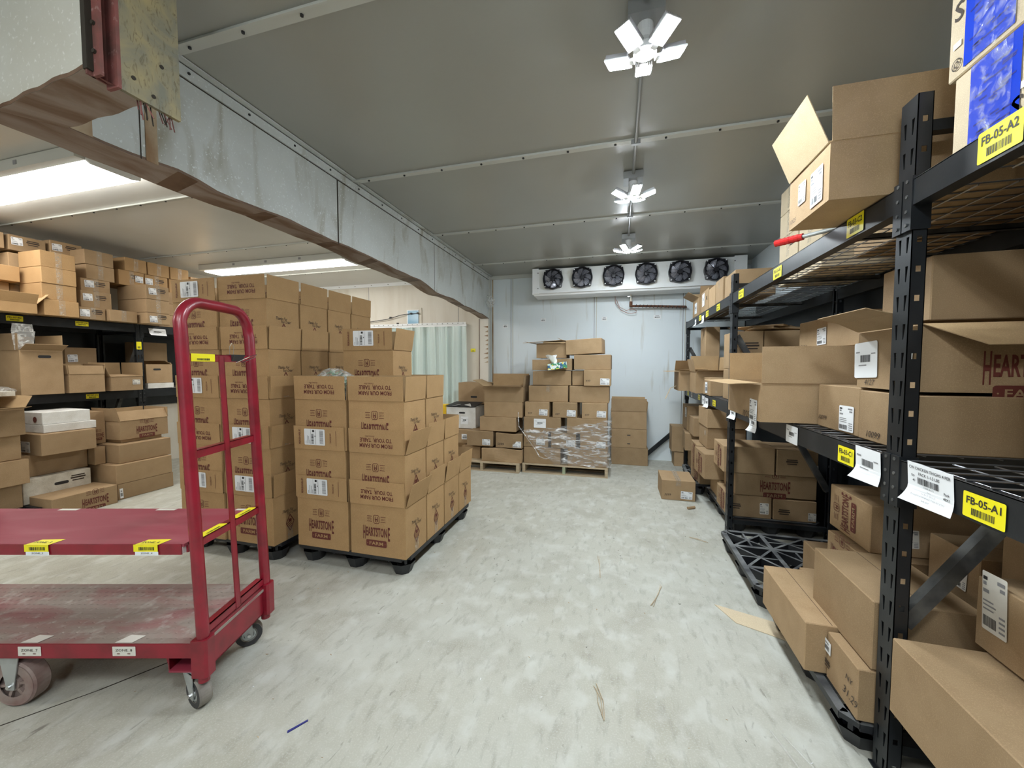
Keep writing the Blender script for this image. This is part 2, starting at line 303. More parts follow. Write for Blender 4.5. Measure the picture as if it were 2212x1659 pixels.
# ---------------------------------------------------------------- prints and stickers
def barcode(mb, o, u, v, a0, a1, b0, b1, mat='ink_black', n=22, seed=1, along='u'):
    rg = random.Random(seed); x = 0; tot = []
    for i in range(n): wd = rg.choice((1, 1, 2, 3)); gp = rg.choice((1, 1, 2)); tot.append((x, x + wd)); x += wd + gp
    for p, q in tot:
        if along == 'u': mb.panel(o, u, v, a0 + (a1 - a0) * p / x, a0 + (a1 - a0) * q / x, b0, b1, mat)
        else: mb.panel(o, u, v, a0, a1, b0 + (b1 - b0) * p / x, b0 + (b1 - b0) * q / x, mat)
def sticker(mb, o, u, v, w_, h_, kind, seed=1):
    """a paper sticker centred on o"""
    o = Vector(o); u = Vector(u); v = Vector(v); n = u.cross(v); q = o + n * 0.0008
    rg = random.Random(seed)
    base = {'yellow': 'label_yellow', 'old': 'paper_old', 'zone': 'paper_old'}.get(kind.split(':')[0], 'paper')
    mb.rrect(o, u, v, w_, h_, min(w_, h_) * 0.06, base)
    W = w_ / 2; H = h_ / 2; k = kind.split(':')[0]
    if k == 'chick' or k == 'old':
        for i, (a, b, ww) in enumerate([(-.9, .78, .35), (-.9, .6, .28), (.25, .78, .6), (.45, .58, .4), (-.9, .35, .5)]):
            mb.panel(q, u, v, W * a, W * (a + ww), H * (b - .07), H * (b + .05), 'ink_grey' if i else 'ink_black')
        for i in range(3): mb.panel(q, u, v, -W * .9, W * rg.uniform(-.1, .3), H * (-.02 - .14 * i), H * (.03 - .14 * i), 'ink_grey')
        barcode(mb, q, u, v, -W * .9, W * .2, -H * .85, -H * .5, seed=seed)
        for i in range(4): mb.panel(q, u, v, W * .4, W * .88, -H * (.85 - .16 * i), -H * (.78 - .16 * i), 'ink_grey')
    elif k == 'ship':
        barcode(mb, q, u, v, W * .5, W * .85, -H * .8, H * .85, n=26, seed=3, along='v', mat='ink_grey')
        barcode(mb, q, u, v, -W * .3, -W * .08, -H * .85, H * .4, n=20, seed=5, along='v')
        mb.panel(q, u, v, -W * .2, W * .0, H * .62, H * .88, 'ink_black'); mb.panel(q, u, v, W * .1, W * .13, -H * .9, H * .9, 'ink_grey')
        mb.panel(q, u, v, W * .02, W * .08, H * .02, H * .18, 'ink_black')
        for a in (-.85, -.72, -.58, -.46): mb.panel(q, u, v, W * a, W * (a + .04), -H * .85, H * rg.uniform(-.6, .3), 'ink_grey')
        mb.panel(q, u, v, -W * .38, -W * .36, -H * .95, H * .95, 'ink_grey')
    elif k == 'paper':
        barcode(mb, q, u, v, -W * .45, W * .45, -H * .12, H * .28, seed=seed)
        mb.panel(q, u, v, -W * .85, -W * .5, H * .42, H * .5, 'ink_grey'); mb.panel(q, u, v, W * .5, W * .85, H * .3, H * .36, 'ink_grey')
        mb.panel(q, u, v, -W * .6, W * .1, -H * .32, -H * .26, 'ink_grey')
    elif k == 'thighs':
        f = lambda t, a, b, h, m='ink_black', bd=0.01, **kw: mb.text(t, q + u * (W * a) + v * (H * b), u, v, None, H * h, m, bold=bd, **kw)
        f('CW CHICKEN THIGHS 4 PER', -.0, .74, .15); f('PACK 1-1.5 LBS', .0, .48, .15); f('Qty', -.72, .33, .15); f('40', -.68, .10, .13)
        f('Pack', .74, -.05, .13); f('40X1', .72, -.28, .13)
        barcode(mb, q, u, v, -W * .5, W * .42, -H * .02, H * .3, seed=9); f('2 00000 40117 5', -.02, -.12, .07, bd=0)
        f('Packing', .0, -.3, .07, 'ink_grey', 0); f('Std. Bin ID: FB-05-A1', .0, -.44, .075, 'ink_grey', 0); f('Received from MORNING STAR POULTRY', .0, -.6, .08, 'ink_grey', 0); f('FOR 10/27', .0, -.76, .07, 'ink_grey', 0)
    elif k == 'yellow':
        t = kind.split(':')[1]
        if t: mb.text(t, q + v * (H * .38), u, v, w_ * .82, h_ * .30, 'ink_black', bold=0.02)
        barcode(mb, q, u, v, -W * .55, W * .55, -H * .72, -H * .18, n=24, seed=len(t) + 3)
    elif k == 'zone':
        mb.text(kind.split(':')[1], q + v * (H * .2), u, v, w_ * .72, h_ * .3, 'ink_dark', bold=0.005)
        for a in (-.6, .3): mb.panel(q, u, v, W * a, W * (a + .25), -H * .6, -H * .4, 'ink_red')
    elif k == 'bar':
        barcode(mb, q, u, v, -W * .7, W * .7, -H * .6, H * .1, seed=seed); mb.panel(q, u, v, -W * .5, W * .5, H * .35, H * .6, 'ink_grey')
def hs_logo(mb, o, u, v, W, ink='ink_red', ground='kraft_new'):
    """HEARTSTONE FARM print, W wide, centred on the word"""
    o = Vector(o); u = Vector(u); v = Vector(v)
    P = lambda a, b: o + u * (a * W) + v * (b * W)
    mb.text('EARTSTON', P(0, 0), u, v, .775 * W, .30 * W, ink, bold=0.028)
    mb.text('H', P(-.452, -.03), u, v, .085 * W, .45 * W, ink, bold=0.02)
    mb.text('E', P(.455, -.03), u, v, .075 * W, .45 * W, ink, bold=0.02)
    mb.rrect(P(0, .42), u, v, .22 * W, .28 * W, .06 * W, ink, hole=.017 * W)
    for a in (-.045, .03): mb.panel(P(a, .42), u, v, 0, .018 * W, -.08 * W, .085 * W, ink)
    mb.panel(P(0, .42), u, v, -.05 * W, .05 * W, -.008 * W, .01 * W, ink); mb.rrect(P(0.0, .37), u, v, .07 * W, .08 * W, .02 * W, ink, hole=.014 * W)
    for sgn in (-1, 1):
        for b in (.51, .34): mb.panel(P(sgn * .25, b), u, v, -.09 * W, .09 * W, -.008 * W, .008 * W, ink)
    mb.text('ESTD', P(-.25, .425), u, v, .15 * W, .065 * W, ink); mb.text('2013', P(.25, .425), u, v, .15 * W, .065 * W, ink)
    mb.rrect(P(-.01, -.37), u, v, .75 * W, .215 * W, .04 * W, ink)
    n = u.cross(v) * 0.0006
    mb.text('FARM', P(-.01, -.37) + n, u, v, .50 * W, .115 * W, ground, bold=0.012)
    for a in (-.33, .31): mb.rrect(P(a, -.37) + n, u, v, .022 * W, .022 * W, .01 * W, ground)
def from_farm(mb, o, u, v, W, ink='ink_red'):
    o = Vector(o); u = -Vector(u); v = -Vector(v)      # printed upside down on an opened flap
    mb.text('FROM OUR FARM', o + v * (.075 * W), u, v, W, .112 * W, ink, bold=0.022)
    mb.text('TO YOUR  TABLE', o - v * (.075 * W), u, v, .97 * W, .112 * W, ink, bold=0.022)
    mb.text('Farmers Box', o - v * (.175 * W) + u * (.18 * W), u, v, .30 * W, .045 * W, ink, shear=0.5)
def thanks(mb, o, u, v, W, ink='ink_dark'):
    o = Vector(o); u = Vector(u); v = Vector(v); P = lambda a, b: o + u * (a * W) + v * (b * W)
    mb.text('Thanks For', P(-.12, .30), u, v, .75 * W, .17 * W, ink, shear=0.5); mb.text('Your Order!', P(.16, .13), u, v, .7 * W, .17 * W, ink, shear=0.5)
    def line(a, b, t=.02):
        a = Vector((a[0], a[1])); b = Vector((b[0], b[1])); n = Vector((-(b - a).y, (b - a).x)).normalized() * t
        mb.add([P(*(a + n)), P(*(b + n)), P(*(b - n)), P(*(a - n))], [(0, 1, 2, 3)], 'ink_red')
    T, Rr, B, L = (0, .02), (.27, -.42), (0.0, -.9), (-.27, -.42)
    for p, q in ((T, Rr), (Rr, B), (B, L), (L, T)): line(p, q, .025)
    for k in range(4): line((-.2 + .05 * k, -.45 - .09 * k), (.05 + .05 * k, -.35 - .09 * k), .02)
    mb.panel(P(0, -.28), u, v, -.1 * W, .1 * W, -.12 * W, .06 * W, 'ink_red')
def small_print(mb, o, u, v, W, ink='ink_dark'):
    for i, (ww, hh) in enumerate(((.9, .10), (1.0, .13), (.8, .09))):
        mb.panel(Vector(o) - Vector(v) * (W * (.2 * i - .2)), u, v, -W * ww / 2, W * ww / 2, 0, W * hh, ink)
def scrawl(mb, t, o, u, v, W, ink='ink_dark'): mb.text(t, o, u, v, W, None, ink, shear=0.25)

# ---------------------------------------------------------------- cardboard boxes
FACE = {'F': ((0, -1), (1, 0)), 'R': ((1, 0), (0, 1)), 'L': ((-1, 0), (0, -1)), 'B': ((0, 1), (-1, 0))}
def frame(face, w_, d_, h_, lift=0.0025):
    """origin, u, v of a side face; origin at the middle of its bottom edge"""
    if face == 'T': return Vector((0, 0, h_ + lift)), Vector((1, 0, 0)), Vector((0, 1, 0))
    n, u = FACE[face]
    return Vector((n[0] * (w_ / 2 + lift), n[1] * (d_ / 2 + lift), 0)), Vector((u[0], u[1], 0)), Vector((0, 0, 1))
def side_len(face, w_, d_): return w_ if face in 'FBT' else d_
def draw(mb, kind, o, u, v, W, ground='kraft'):
    if kind == 'hs': hs_logo(mb, o, u, v, W, ground=ground)
    elif kind == 'hsdark': hs_logo(mb, o, u, v, W, ink='ink_red', ground=ground)
    elif kind == 'hsv': hs_logo(mb, o, v, -u, W, ground=ground)
    elif kind == 'thanks': thanks(mb, o, u, v, W)
    elif kind == 'from': from_farm(mb, o, u, v, W)
    elif kind == 'small': small_print(mb, o, u, v, W)
    elif kind.startswith('t:'): scrawl(mb, kind[2:], o, u, v, W)
    elif kind.startswith('b:'): mb.text(kind[2:], o, u, v, W, None, 'ink_dark', bold=0.01)
    elif kind == 'hole': mb.rrect(o, u, v, W, W * .28, W * .13, 'ink_black')
    elif kind == 'dot': mb.rrect(o, u, v, W, W, W * .49, 'ink_red')
    elif kind == 'bluepanel': blue_panel(mb, o, u, v, W)
def blue_panel(mb, o, u, v, W):
    """a tall blue printed panel under clear tape with a big S and round stamps beside it"""
    o = Vector(o); H = W * 1.55; n = u.cross(v) * 0.0006
    mb.panel(o, u, v, -W / 2, W / 2, 0, H, 'blue_film')
    rg = random.Random(4)
    for i in range(26):
        a = rg.uniform(-.42, .2) * W; b = rg.uniform(.05, .9) * H; l = rg.uniform(.1, .3) * W
        mb.panel(o + n, u, v, a, a + l, b, b + .02 * H, 'blue_dark')
def side_prints(mb, w_, d_, h_, prints, ground):
    for p in prints:
        face, a, b, W, kind = p
        o, u, v = frame(face, w_, d_, h_)
        draw(mb, kind, o + u * a + v * b, u, v, W, ground)
def put_stickers(par, w_, d_, h_, stick):
    for i, (face, a, b, sw, sh, kind) in enumerate(stick):
        mb = MB(); o, u, v = frame(face, w_, d_, h_, 0.004)
        rot = 0.05 * math.sin(7.0 * i + 31 * a + 13 * b + 5 * w_)
        u2 = u * math.cos(rot) + v * math.sin(rot); v2 = v * math.cos(rot) - u * math.sin(rot)
        sticker(mb, o + u * a + v * b, u2, v2, sw, sh, kind, seed=int(abs(a) * 1000) + i + 2)
        mb.obj('shipping_label', par)
def put_tape(par, w_, d_, h_, axis, drop=0.09):
    mb = MB(); t = 0.026; e = 0.0032
    if axis == 'x':
        mb.box(-w_ / 2 - e, w_ / 2 + e, -t, t, h_ + 0.0005, h_ + e, 'tape')
        for s_ in (-1, 1): mb.quad((s_ * (w_ / 2 + e), -t, h_ - drop), (s_ * (w_ / 2 + e), t, h_ - drop), (s_ * (w_ / 2 + e), t, h_ + e), (s_ * (w_ / 2 + e), -t, h_ + e), 'tape')
    else:
        mb.box(-t, t, -d_ / 2 - e, d_ / 2 + e, h_ + 0.0005, h_ + e, 'tape')
        for s_ in (-1, 1): mb.quad((-t, s_ * (d_ / 2 + e), h_ - drop), (t, s_ * (d_ / 2 + e), h_ - drop), (t, s_ * (d_ / 2 + e), h_ + e), (-t, s_ * (d_ / 2 + e), h_ + e), 'tape')
    mb.obj('packing_tape', par)
def carton(mb, w_, d_, h_, mat, sag=0.0, seed=0):
    """closed carton with softened edges; sag pushes the top and sides in"""
    rg = random.Random(seed)
    bm = bmesh.new(); bmesh.ops.create_cube(bm, size=1)
    for q in bm.verts: q.co = Vector((q.co.x * w_, q.co.y * d_, (q.co.z + .5) * h_))
    bmesh.ops.bevel(bm, geom=bm.edges[:], offset=0.0035, segments=1, affect='EDGES')
    if sag:
        for ax, L in ((0, w_), (1, d_), (2, h_)):
            for k in range(1, 6):
                c = [0, 0, 0]; nrm = [0, 0, 0]; nrm[ax] = 1; c[ax] = (k / 6 - .5) * L if ax < 2 else k / 6 * L
                bmesh.ops.bisect_plane(bm, geom=bm.verts[:] + bm.edges[:] + bm.faces[:], plane_co=c, plane_no=nrm)
        ph = [rg.uniform(0, 6.28) for _ in range(6)]
        for q in bm.verts:
            x, y, z = q.co.x / (w_ / 2), q.co.y / (d_ / 2), q.co.z / h_
            k = (1 - x * x) * (1 - y * y)
            q.co.z -= sag * 1.5 * k * z * (1 + .5 * math.sin(5 * x + ph[0])) + (sag * .8 * z * (1 + math.sin(2.2 * x + ph[1])) * .5 if z > .5 else 0)
            zz = math.sin(math.pi * z)
            q.co.y += sag * .7 * zz * (1 - x * x) * (-1 if y < 0 else 1) * math.sin(3 * x + ph[2]) * abs(y)
            q.co.x += sag * .6 * zz * (1 - y * y) * math.sin(4 * y + ph[3]) * abs(x) * (1 if x > 0 else -1)
    bm.verts.ensure_lookup_table()
    mb.add([q.co.copy() for q in bm.verts], [tuple(x.index for x in f.verts) for f in bm.faces], mat)
    bm.free()
NSEED = [0]
TIER = ('bottom', 'second', 'third', 'fourth', 'top')
def cb(label, x0, x1, y0, y1, z0, z1, rz=0.0, tape=None, stick=(), prints=(), mat='kraft', group=None, sag=0.0, name='cardboard_box', seam=True, drop=0.09):
    """closed carton from its world extents"""
    NSEED[0] += 1; w_, d_, h_ = x1 - x0, y1 - y0, z1 - z0
    mb = MB(); carton(mb, w_, d_, h_, mat, sag, NSEED[0])
    if seam and not sag:
        if tape == 'y' or (tape is None and d_ > w_): mb.panel((0, 0, h_ + .0004), (1, 0, 0), (0, 1, 0), -.0015, .0015, -d_ / 2 + .004, d_ / 2 - .004, 'seam')
        else: mb.panel((0, 0, h_ + .0004), (1, 0, 0), (0, 1, 0), -w_ / 2 + .004, w_ / 2 - .004, -.0015, .0015, 'seam')
    side_prints(mb, w_, d_, h_, prints, mat)
    o = mb.obj(name, None, ((x0 + x1) / 2, (y0 + y1) / 2, z0), R(rz))
    tag(o, label, 'box', group)
    if tape: put_tape(o, w_, d_, h_, tape, drop)
    put_stickers(o, w_, d_, h_, stick)
    return o
def open_shell(mb, w_, d_, h_, mat, inner='kraft_inner', t=0.004):
    mb.box(-w_ / 2, w_ / 2, -d_ / 2, -d_ / 2 + t, 0, h_, mat); mb.box(-w_ / 2, w_ / 2, d_ / 2 - t, d_ / 2, 0, h_, mat)
    mb.box(-w_ / 2, -w_ / 2 + t, -d_ / 2 + t, d_ / 2 - t, 0, h_, mat); mb.box(w_ / 2 - t, w_ / 2, -d_ / 2 + t, d_ / 2 - t, 0, h_, mat)
    mb.box(-w_ / 2 + t, w_ / 2 - t, -d_ / 2 + t, d_ / 2 - t, 0, t, inner)
def flap_mesh(face, w_, d_, h_, ang, L, mat, inner='kraft_inner', prints=(), stick=(), t=0.003, skew=0.0, bend=0.0):
    """a flap hinged on the rim of one side. ang 0 = upright, 90 = level outwards, negative = leaning in"""
    mb = MB(); o, u, v = frame(face, w_, d_, h_, 0.006)
    o = o + v * h_; n = u.cross(v); a = R(ang)
    up = v * math.cos(a) + n * math.sin(a); nn = n * math.cos(a) - v * math.sin(a)
    S = side_len(face, w_, d_) / 2 - 0.003
    if bend:
        a2 = R(ang + bend); up2 = v * math.cos(a2) + n * math.sin(a2); n2 = n * math.cos(a2) - v * math.sin(a2)
        m1 = o + up * (L * .5)
        rows = [(o, nn), (m1, (nn + n2).normalized()), (m1 + up2 * (L * .5), n2)]
    else: rows = [(o, nn), (o + up * L, nn)]
    for i in range(len(rows) - 1):
        (p, na), (q, nb) = rows[i], rows[i + 1]
        k0 = skew * i / (len(rows) - 1) * L; k1 = skew * (i + 1) / (len(rows) - 1) * L
        A = [p - u * (S - k0), p + u * (S - k0), q + u * (S - k1), q - u * (S - k1)]
        Bk = [A[0] - na * t, A[1] - na * t, A[2] - nb * t, A[3] - nb * t]
        mb.add(A, [(0, 1, 2, 3)], mat); mb.add(Bk, [(3, 2, 1, 0)], inner)
        mb.add(A + Bk, [(0, 4, 5, 1), (1, 5, 6, 2), (2, 6, 7, 3), (3, 7, 4, 0)], mat)
    for (aa, bb, W, kind) in prints: draw(mb, kind, o + nn * .0015 + u * aa + up * bb, u, up, W, mat)
    return mb, (o + nn * .002, u, up)
def ob(label, x0, x1, y0, y1, z0, z1, flaps=None, rz=0.0, stick=(), prints=(), mat='kraft', group=None, name='open_cardboard_box', flap_prints=None, flap_sticks=None, inner='kraft_inner'):
    """open carton; flaps = {face: (angle, length[, bend])}"""
    w_, d_, h_ = x1 - x0, y1 - y0, z1 - z0
    mb = MB(); open_shell(mb, w_, d_, h_, mat, inner); side_prints(mb, w_, d_, h_, prints, mat)
    o = mb.obj(name, None, ((x0 + x1) / 2, (y0 + y1) / 2, z0), R(rz)); tag(o, label, 'box', group)
    put_stickers(o, w_, d_, h_, stick)
    for f, spec in (flaps or {}).items():
        ang, L = spec[0], spec[1]; bend = spec[2] if len(spec) > 2 else 0; skew = spec[3] if len(spec) > 3 else 0.0
        fb, fr = flap_mesh(f, w_, d_, h_, ang, L, mat, inner, prints=(flap_prints or {}).get(f, ()), bend=bend, skew=skew)
        fo = fb.obj('flap', o)
        for (a, b, sw, sh, kind) in (flap_sticks or {}).get(f, ()):
            sb = MB(); sticker(sb, fr[0] + fr[1] * a + fr[2] * b, fr[1], fr[2], sw, sh, kind, 3); sb.obj('shipping_label', fo)
    return o

# ---------------------------------------------------------------- room shell
X0, X1, Y0, Y1, ZC = ROOM['x0'], ROOM['x1'], ROOM['y0'], ROOM['y1'], ROOM['z']
mb = MB(); mb.box(X0 - .2, X1 + .2, Y0 - .2, Y1 + .2, -.15, 0, 'concrete'); struct(mb.obj('floor'), 'pale grey scuffed concrete floor')
mb = MB(); mb.box(-2.25, X1 + .2, Y0 - .2, Y1 + .2, ZC, ZC + .15, 'ceiling_paint'); struct(mb.obj('ceiling'), 'grey painted insulated panel ceiling')
mb = MB(); mb.box(X0 - .2, -2.25, Y0 - .2, Y1 + .2, ZC, ZC + .15, 'ceiling_white'); struct(mb.obj('ceiling'), 'pale glossy ceiling over the side bay')
mb = MB(); mb.box(X0 - .2, X0, Y0, Y1, 0, ZC, 'wall_cream'); struct(mb.obj('wall_left'))
mb = MB(); mb.box(X1, X1 + .2, Y0, Y1, 0, ZC, 'wall_panel'); struct(mb.obj('wall_right'))
mb = MB(); mb.box(X0 - .2, X1 + .2, Y0 - .2, Y0, 0, ZC, 'wall_panel'); struct(mb.obj('wall_front'))
mb = MB(); mb.box(-2.2, X1 + .2, Y1, Y1 + .2, 0, ZC, 'wall_panel')
for x in (-1.80, -.39, .95): mb.box(x - .004, x + .004, Y1 - .004, Y1, 0, ZC - .06, 'ink_grey'); mb.box(x + .025, x + .04, Y1 - .004, Y1, 0, ZC - .06, 'batten_paint')
struct(mb.obj('wall_back'), 'white panelled cold room wall behind the cooling unit')
mb = MB(); mb.box(X0 - .2, -2.2, Y1, Y1 + .2, 0, ZC, 'wall_cream')
for x in (-4.62, -2.78): mb.box(x - .003, x + .003, Y1 - .003, Y1, 0, ZC, 'ink_grey')
struct(mb.obj('wall_back_left'), 'cream panelled wall with the strip curtain doorway')
# crack and scrape marks on the floor
def batten(n, xa, xb, y, wdt=.055):
    mb = MB(); mb.box(xa, xb, y - wdt / 2, y + wdt / 2, ZC - .010, ZC, 'batten_paint'); mb.box(xa, xb, y - wdt / 2 - .004, y - wdt / 2 + .006, ZC - .016, ZC - .009, 'batten_paint')
    k = xa + .15
    while k < xb: mb.rod((k, y, ZC - .010), (k, y, ZC - .018), .008, 'ink_black', 6); k += .33
    struct(mb.obj('trim_%d' % n), 'pale riveted batten across the ceiling')
for i, y in enumerate((0.02, 1.47, 2.87, 4.27, 5.67, -1.4)): batten(i + 1, -2.17, X1, y)
for i, y in enumerate((1.35, 2.72, 4.09, 5.45, 0.0)): batten(i + 7, X0, -2.33, y, .04)
mb = MB(); mb.box(-2.17, X1, Y1 - .03, Y1, ZC - .06, ZC, 'batten_paint'); struct(mb.obj('trim_12'))
mb = MB(); mb.box(X0, -2.33, Y1 - .03, Y1, ZC - .06, ZC, 'metal_white')
for k in range(12): mb.rod((X0 + .2 + k * .36, Y1 - .03, ZC - .03), (X0 + .2 + k * .36, Y1 - .036, ZC - .03), .007, 'ink_black', 6)
struct(mb.obj('trim_13'))

# hanging divider with its cut, foam-taped lower edge
def cr(tbl, y):
    for (a, p), (b, q) in zip(tbl, tbl[1:]):
        if y <= b: t = (y - a) / (b - a); t = t * t * (3 - 2 * t); return p + (q - p) * t
    return tbl[-1][1]
EDGE_R = [(-3.0, 2.48), (1.09, 2.470), (1.26, 2.465), (1.5, 2.484), (1.73, 2.464), (2.15, 2.48), (2.67, 2.474), (3.2, 2.473), (3.53, 2.456), (3.97, 2.46), (4.45, 2.39), (4.91, 2.395), (5.4, 2.361), (6.02, 2.342), (6.45, 2.304), (6.5, 2.30)]
EDGE_L = [(-3.0, 2.45), (0.97, 2.442), (1.25, 2.438), (1.6, 2.446), (2.02, 2.459), (2.65, 2.461), (3.17, 2.438), (3.97, 2.446), (4.5, 2.396), (4.89, 2.418), (5.41, 2.384), (5.84, 2.362), (6.42, 2.323), (6.5, 2.32)]
mb = MB(); N = 95; ys = [Y0 + (6.5 - Y0) * i / N for i in range(N + 1)]; XR, XL = -2.17, -2.33
for i in range(N):
    a, b = ys[i], ys[i + 1]; wob = lambda y, k: .003 * math.sin(y * 9.3 + k) + .002 * math.sin(y * 21 + 2 * k)
    ra, rb = cr(EDGE_R, a) + wob(a, 0), cr(EDGE_R, b) + wob(b, 0); la, lb = cr(EDGE_L, a) + wob(a, 2), cr(EDGE_L, b) + wob(b, 2)
    mb.quad((XR, a, ra), (XR, b, rb), (XR, b, ZC), (XR, a, ZC), 'divider_paint')
    mb.quad((XL, b, lb), (XL, a, la), (XL, a, ZC), (XL, b, ZC), 'wall_cream')
    tape_here = any(abs((a + b) / 2 - c) < .06 for c in (1.55, 2.05, 2.62, 3.15, 3.9, 4.6, 5.2, 5.75, .3))
    mb.quad((XR, b, rb), (XR, a, ra), (XL, a, la), (XL, b, lb), 'foam_tape' if tape_here else 'foam_brown')
    mb.quad((XR + .001, a, ra), (XR + .001, b, rb), (XR + .001, b, rb + .012), (XR + .001, a, ra + .012), 'foam_tape')
for y in (2.67, 1.34, 4.35): mb.box(XR, XR + .002, y - (.006 if y == 2.67 else .002), y + (.006 if y == 2.67 else .002), cr(EDGE_R, y), ZC - .05, 'grime')
mb.box(XR, XR + .003, 1.36, 1.41, cr(EDGE_R, 1.36), ZC - .25, 'stain_brown')
mb.box(XR, XR + .003, 1.085, 1.165, 2.47, 2.62, 'stain_brown')
struct(mb.obj('wall_divider'), 'pale blue grey stained divider panel hanging from the ceiling')
mb = MB(); mb.box(XR, XR + .012, Y0, 6.47, ZC - .075, ZC - .018, 'divider_paint'); mb.box(XR, XR + .004, Y0, 6.5, ZC - .080, ZC - .076, 'grime'); mb.box(XR + .012, XR + .05, Y0, 6.5, ZC - .012, ZC - .004, 'divider_paint')
for k in range(24): mb.rod((XR + .012, -1.5 + k * .34, ZC - .045), (XR + .018, -1.5 + k * .34, ZC - .045), .007, 'ink_black', 6)
struct(mb.obj('trim_14'), 'riveted flashing along the top of the divider')
# stub of the dividing wall at the back
mb = MB(); mb.box(XL, XR, 6.36, 6.5, 0, 2.31, 'wall_cream'); mb.box(XL - .006, XL + .004, 6.352, 6.36, 0, 2.31, 'foam_tape')
for k in range(9):
    z = 1.55 + k * .075; mb.add([(XR, 6.357, z), (XR, 6.357, z + .035), (XR - .05 - .06 * random.random(), 6.357, z + .0 + .02 * random.random())], [(0, 1, 2)], 'stain_brown')
struct(mb.obj('wall_stub'), 'narrow stained end of the dividing wall')
mb = MB(); mb.box(XR, XR + .014, 6.40, 6.5, 0, 3.0, 'batten_paint'); mb.box(XR + .03, XR + .05, 6.492, 6.5, 0, 3.0, 'stain_brown'); struct(mb.obj('trim_15'))
mb = MB(); mb.box(X1 - .025, X1 - .001, Y0, Y1 - .35, 0, 2.32, 'steel_black'); struct(mb.obj('trim_19'), 'added dark sheet blackening the gaps behind the right rack')  # added dark sheet, makes the gaps between the cartons read black
mb = MB(); mb.box(X0 + .001, X0 + .02, Y0, 5.95, .9, 2.02, 'steel_black'); struct(mb.obj('trim_20'), 'added dark sheet blackening the gaps behind the left rack')  # likewise added, darkens the wall seen through the left rack
# cross header, cut off square, with red channel and plywood end
mb = MB(); n = 12; HX = -1.70
for i in range(n):
    a = -2.17 + (HX + 2.17) * i / n; b = -2.17 + (HX + 2.17) * (i + 1) / n
    f = lambda x: 2.415 + .055 * ((x + 2.17) / .47) ** .8 + .004 * math.sin(x * 40)
    g = lambda x: 2.455 + .02 * ((x + 2.17) / .47) + .004 * math.sin(x * 31)
    mb.quad((a, .90, f(a)), (b, .90, f(b)), (b, .90, ZC), (a, .90, ZC), 'header_paint'); mb.quad((b, 1.08, g(b)), (a, 1.08, g(a)), (a, 1.08, ZC), (b, 1.08, ZC), 'divider_paint')
    mb.quad((b, .90, f(b)), (a, .90, f(a)), (a, 1.08, g(a)), (b, 1.08, g(b)), 'foam_brown')
    mb.quad((a, .899, f(a)), (b, .899, f(b)), (b, .899, f(b) + .014), (a, .899, f(a) + .014), 'foam_tape')
mb.quad((HX, .90, 2.47), (HX, 1.08, 2.475), (HX, 1.08, ZC), (HX, .90, ZC), 'foam_brown')
struct(mb.obj('wall_header'), 'cream header panel sawn off above the aisle')
mb = MB(); mb.box(HX, HX + .02, .897, .915, 2.47, ZC, 'grime')
mb.box(HX + .006, HX + .05, .915, .925, 2.455, ZC, 'rust_red'); mb.box(HX + .006, HX + .012, .90, .96, 2.455, ZC, 'rust_red'); mb.box(HX + .005, HX + .06, .955, .966, 2.44, ZC, 'rust_red')
mb.add([(HX, .90, 2.47), (HX + .06, .966, 2.44), (HX + .0, .966, 2.46)], [(0, 1, 2)], 'rust_red')
for z in (2.53, 2.62, 2.8): mb.rod((HX + .03, .915, z), (HX + .03, .908, z), .007, 'grime', 8)
struct(mb.obj('trim_16'), 'rusty red steel channel on the cut header end')
mb = MB(); mb.prism([(HX + .045, .966, 2.44), (HX + .060, .966, 2.44), (HX + .060, .966, ZC), (HX + .045, .966, ZC)], (0, .185, 0), 'ply_old')
for y, z in ((1.0, 2.50), (1.06, 2.475), (1.09, 2.60)): mb.rod((HX + .060, y, z), (HX + .063, y, z), .007, 'grime', 8)
struct(mb.obj('trim_17'), 'weathered plywood board on the cut header end')
mb = MB(); rg = random.Random(3)
for k in range(14):
    y = 1.02 + .11 * rg.random(); x = HX + .03 + .02 * rg.random(); mb.rod((x, y, 2.45), (x + rg.uniform(-.02, .02), y + rg.uniform(-.015, .02), 2.44 - rg.uniform(.02, .065)), .0025, 'rust_red' if k % 3 else 'grime', 4)
tag(mb.obj('frayed_fibres'), 'frayed rusty fibres hanging under the plywood header end', 'debris')

# doorway side: small blue hatch, strip curtain, cables
mb = MB(); mb.box(-3.83, -3.50, 6.485, 6.5, 2.24, 2.56, 'wall_cream'); mb.box(-3.80, -3.55, 6.478, 6.49, 2.27, 2.53, 'metal_white'); mb.box(-3.775, -3.56, 6.470, 6.48, 2.27, 2.515, 'glass_blue')
struct(mb.obj('window_1'), 'small blue lit hatch above the strip curtain')
E_ = empty('strip_curtain', (-3.55, 6.44, 0)); tag(E_, 'pale green clear PVC strip curtain hanging in the back doorway', 'strip curtain')
mb = MB(); mb.box(-1.06, .95, -.02, .02, 2.20, 2.235, 'metal_white'); mb.box(-1.06, .95, -.03, -.02, 2.235, 2.27, 'metal_white')
for k in range(20): mb.rod((-1.0 + k * .1, -.03, 2.25), (-1.0 + k * .1, -.037, 2.25), .008, 'ink_grey', 6)
mb.obj('curtain_rail', E_)
rg = random.Random(5)
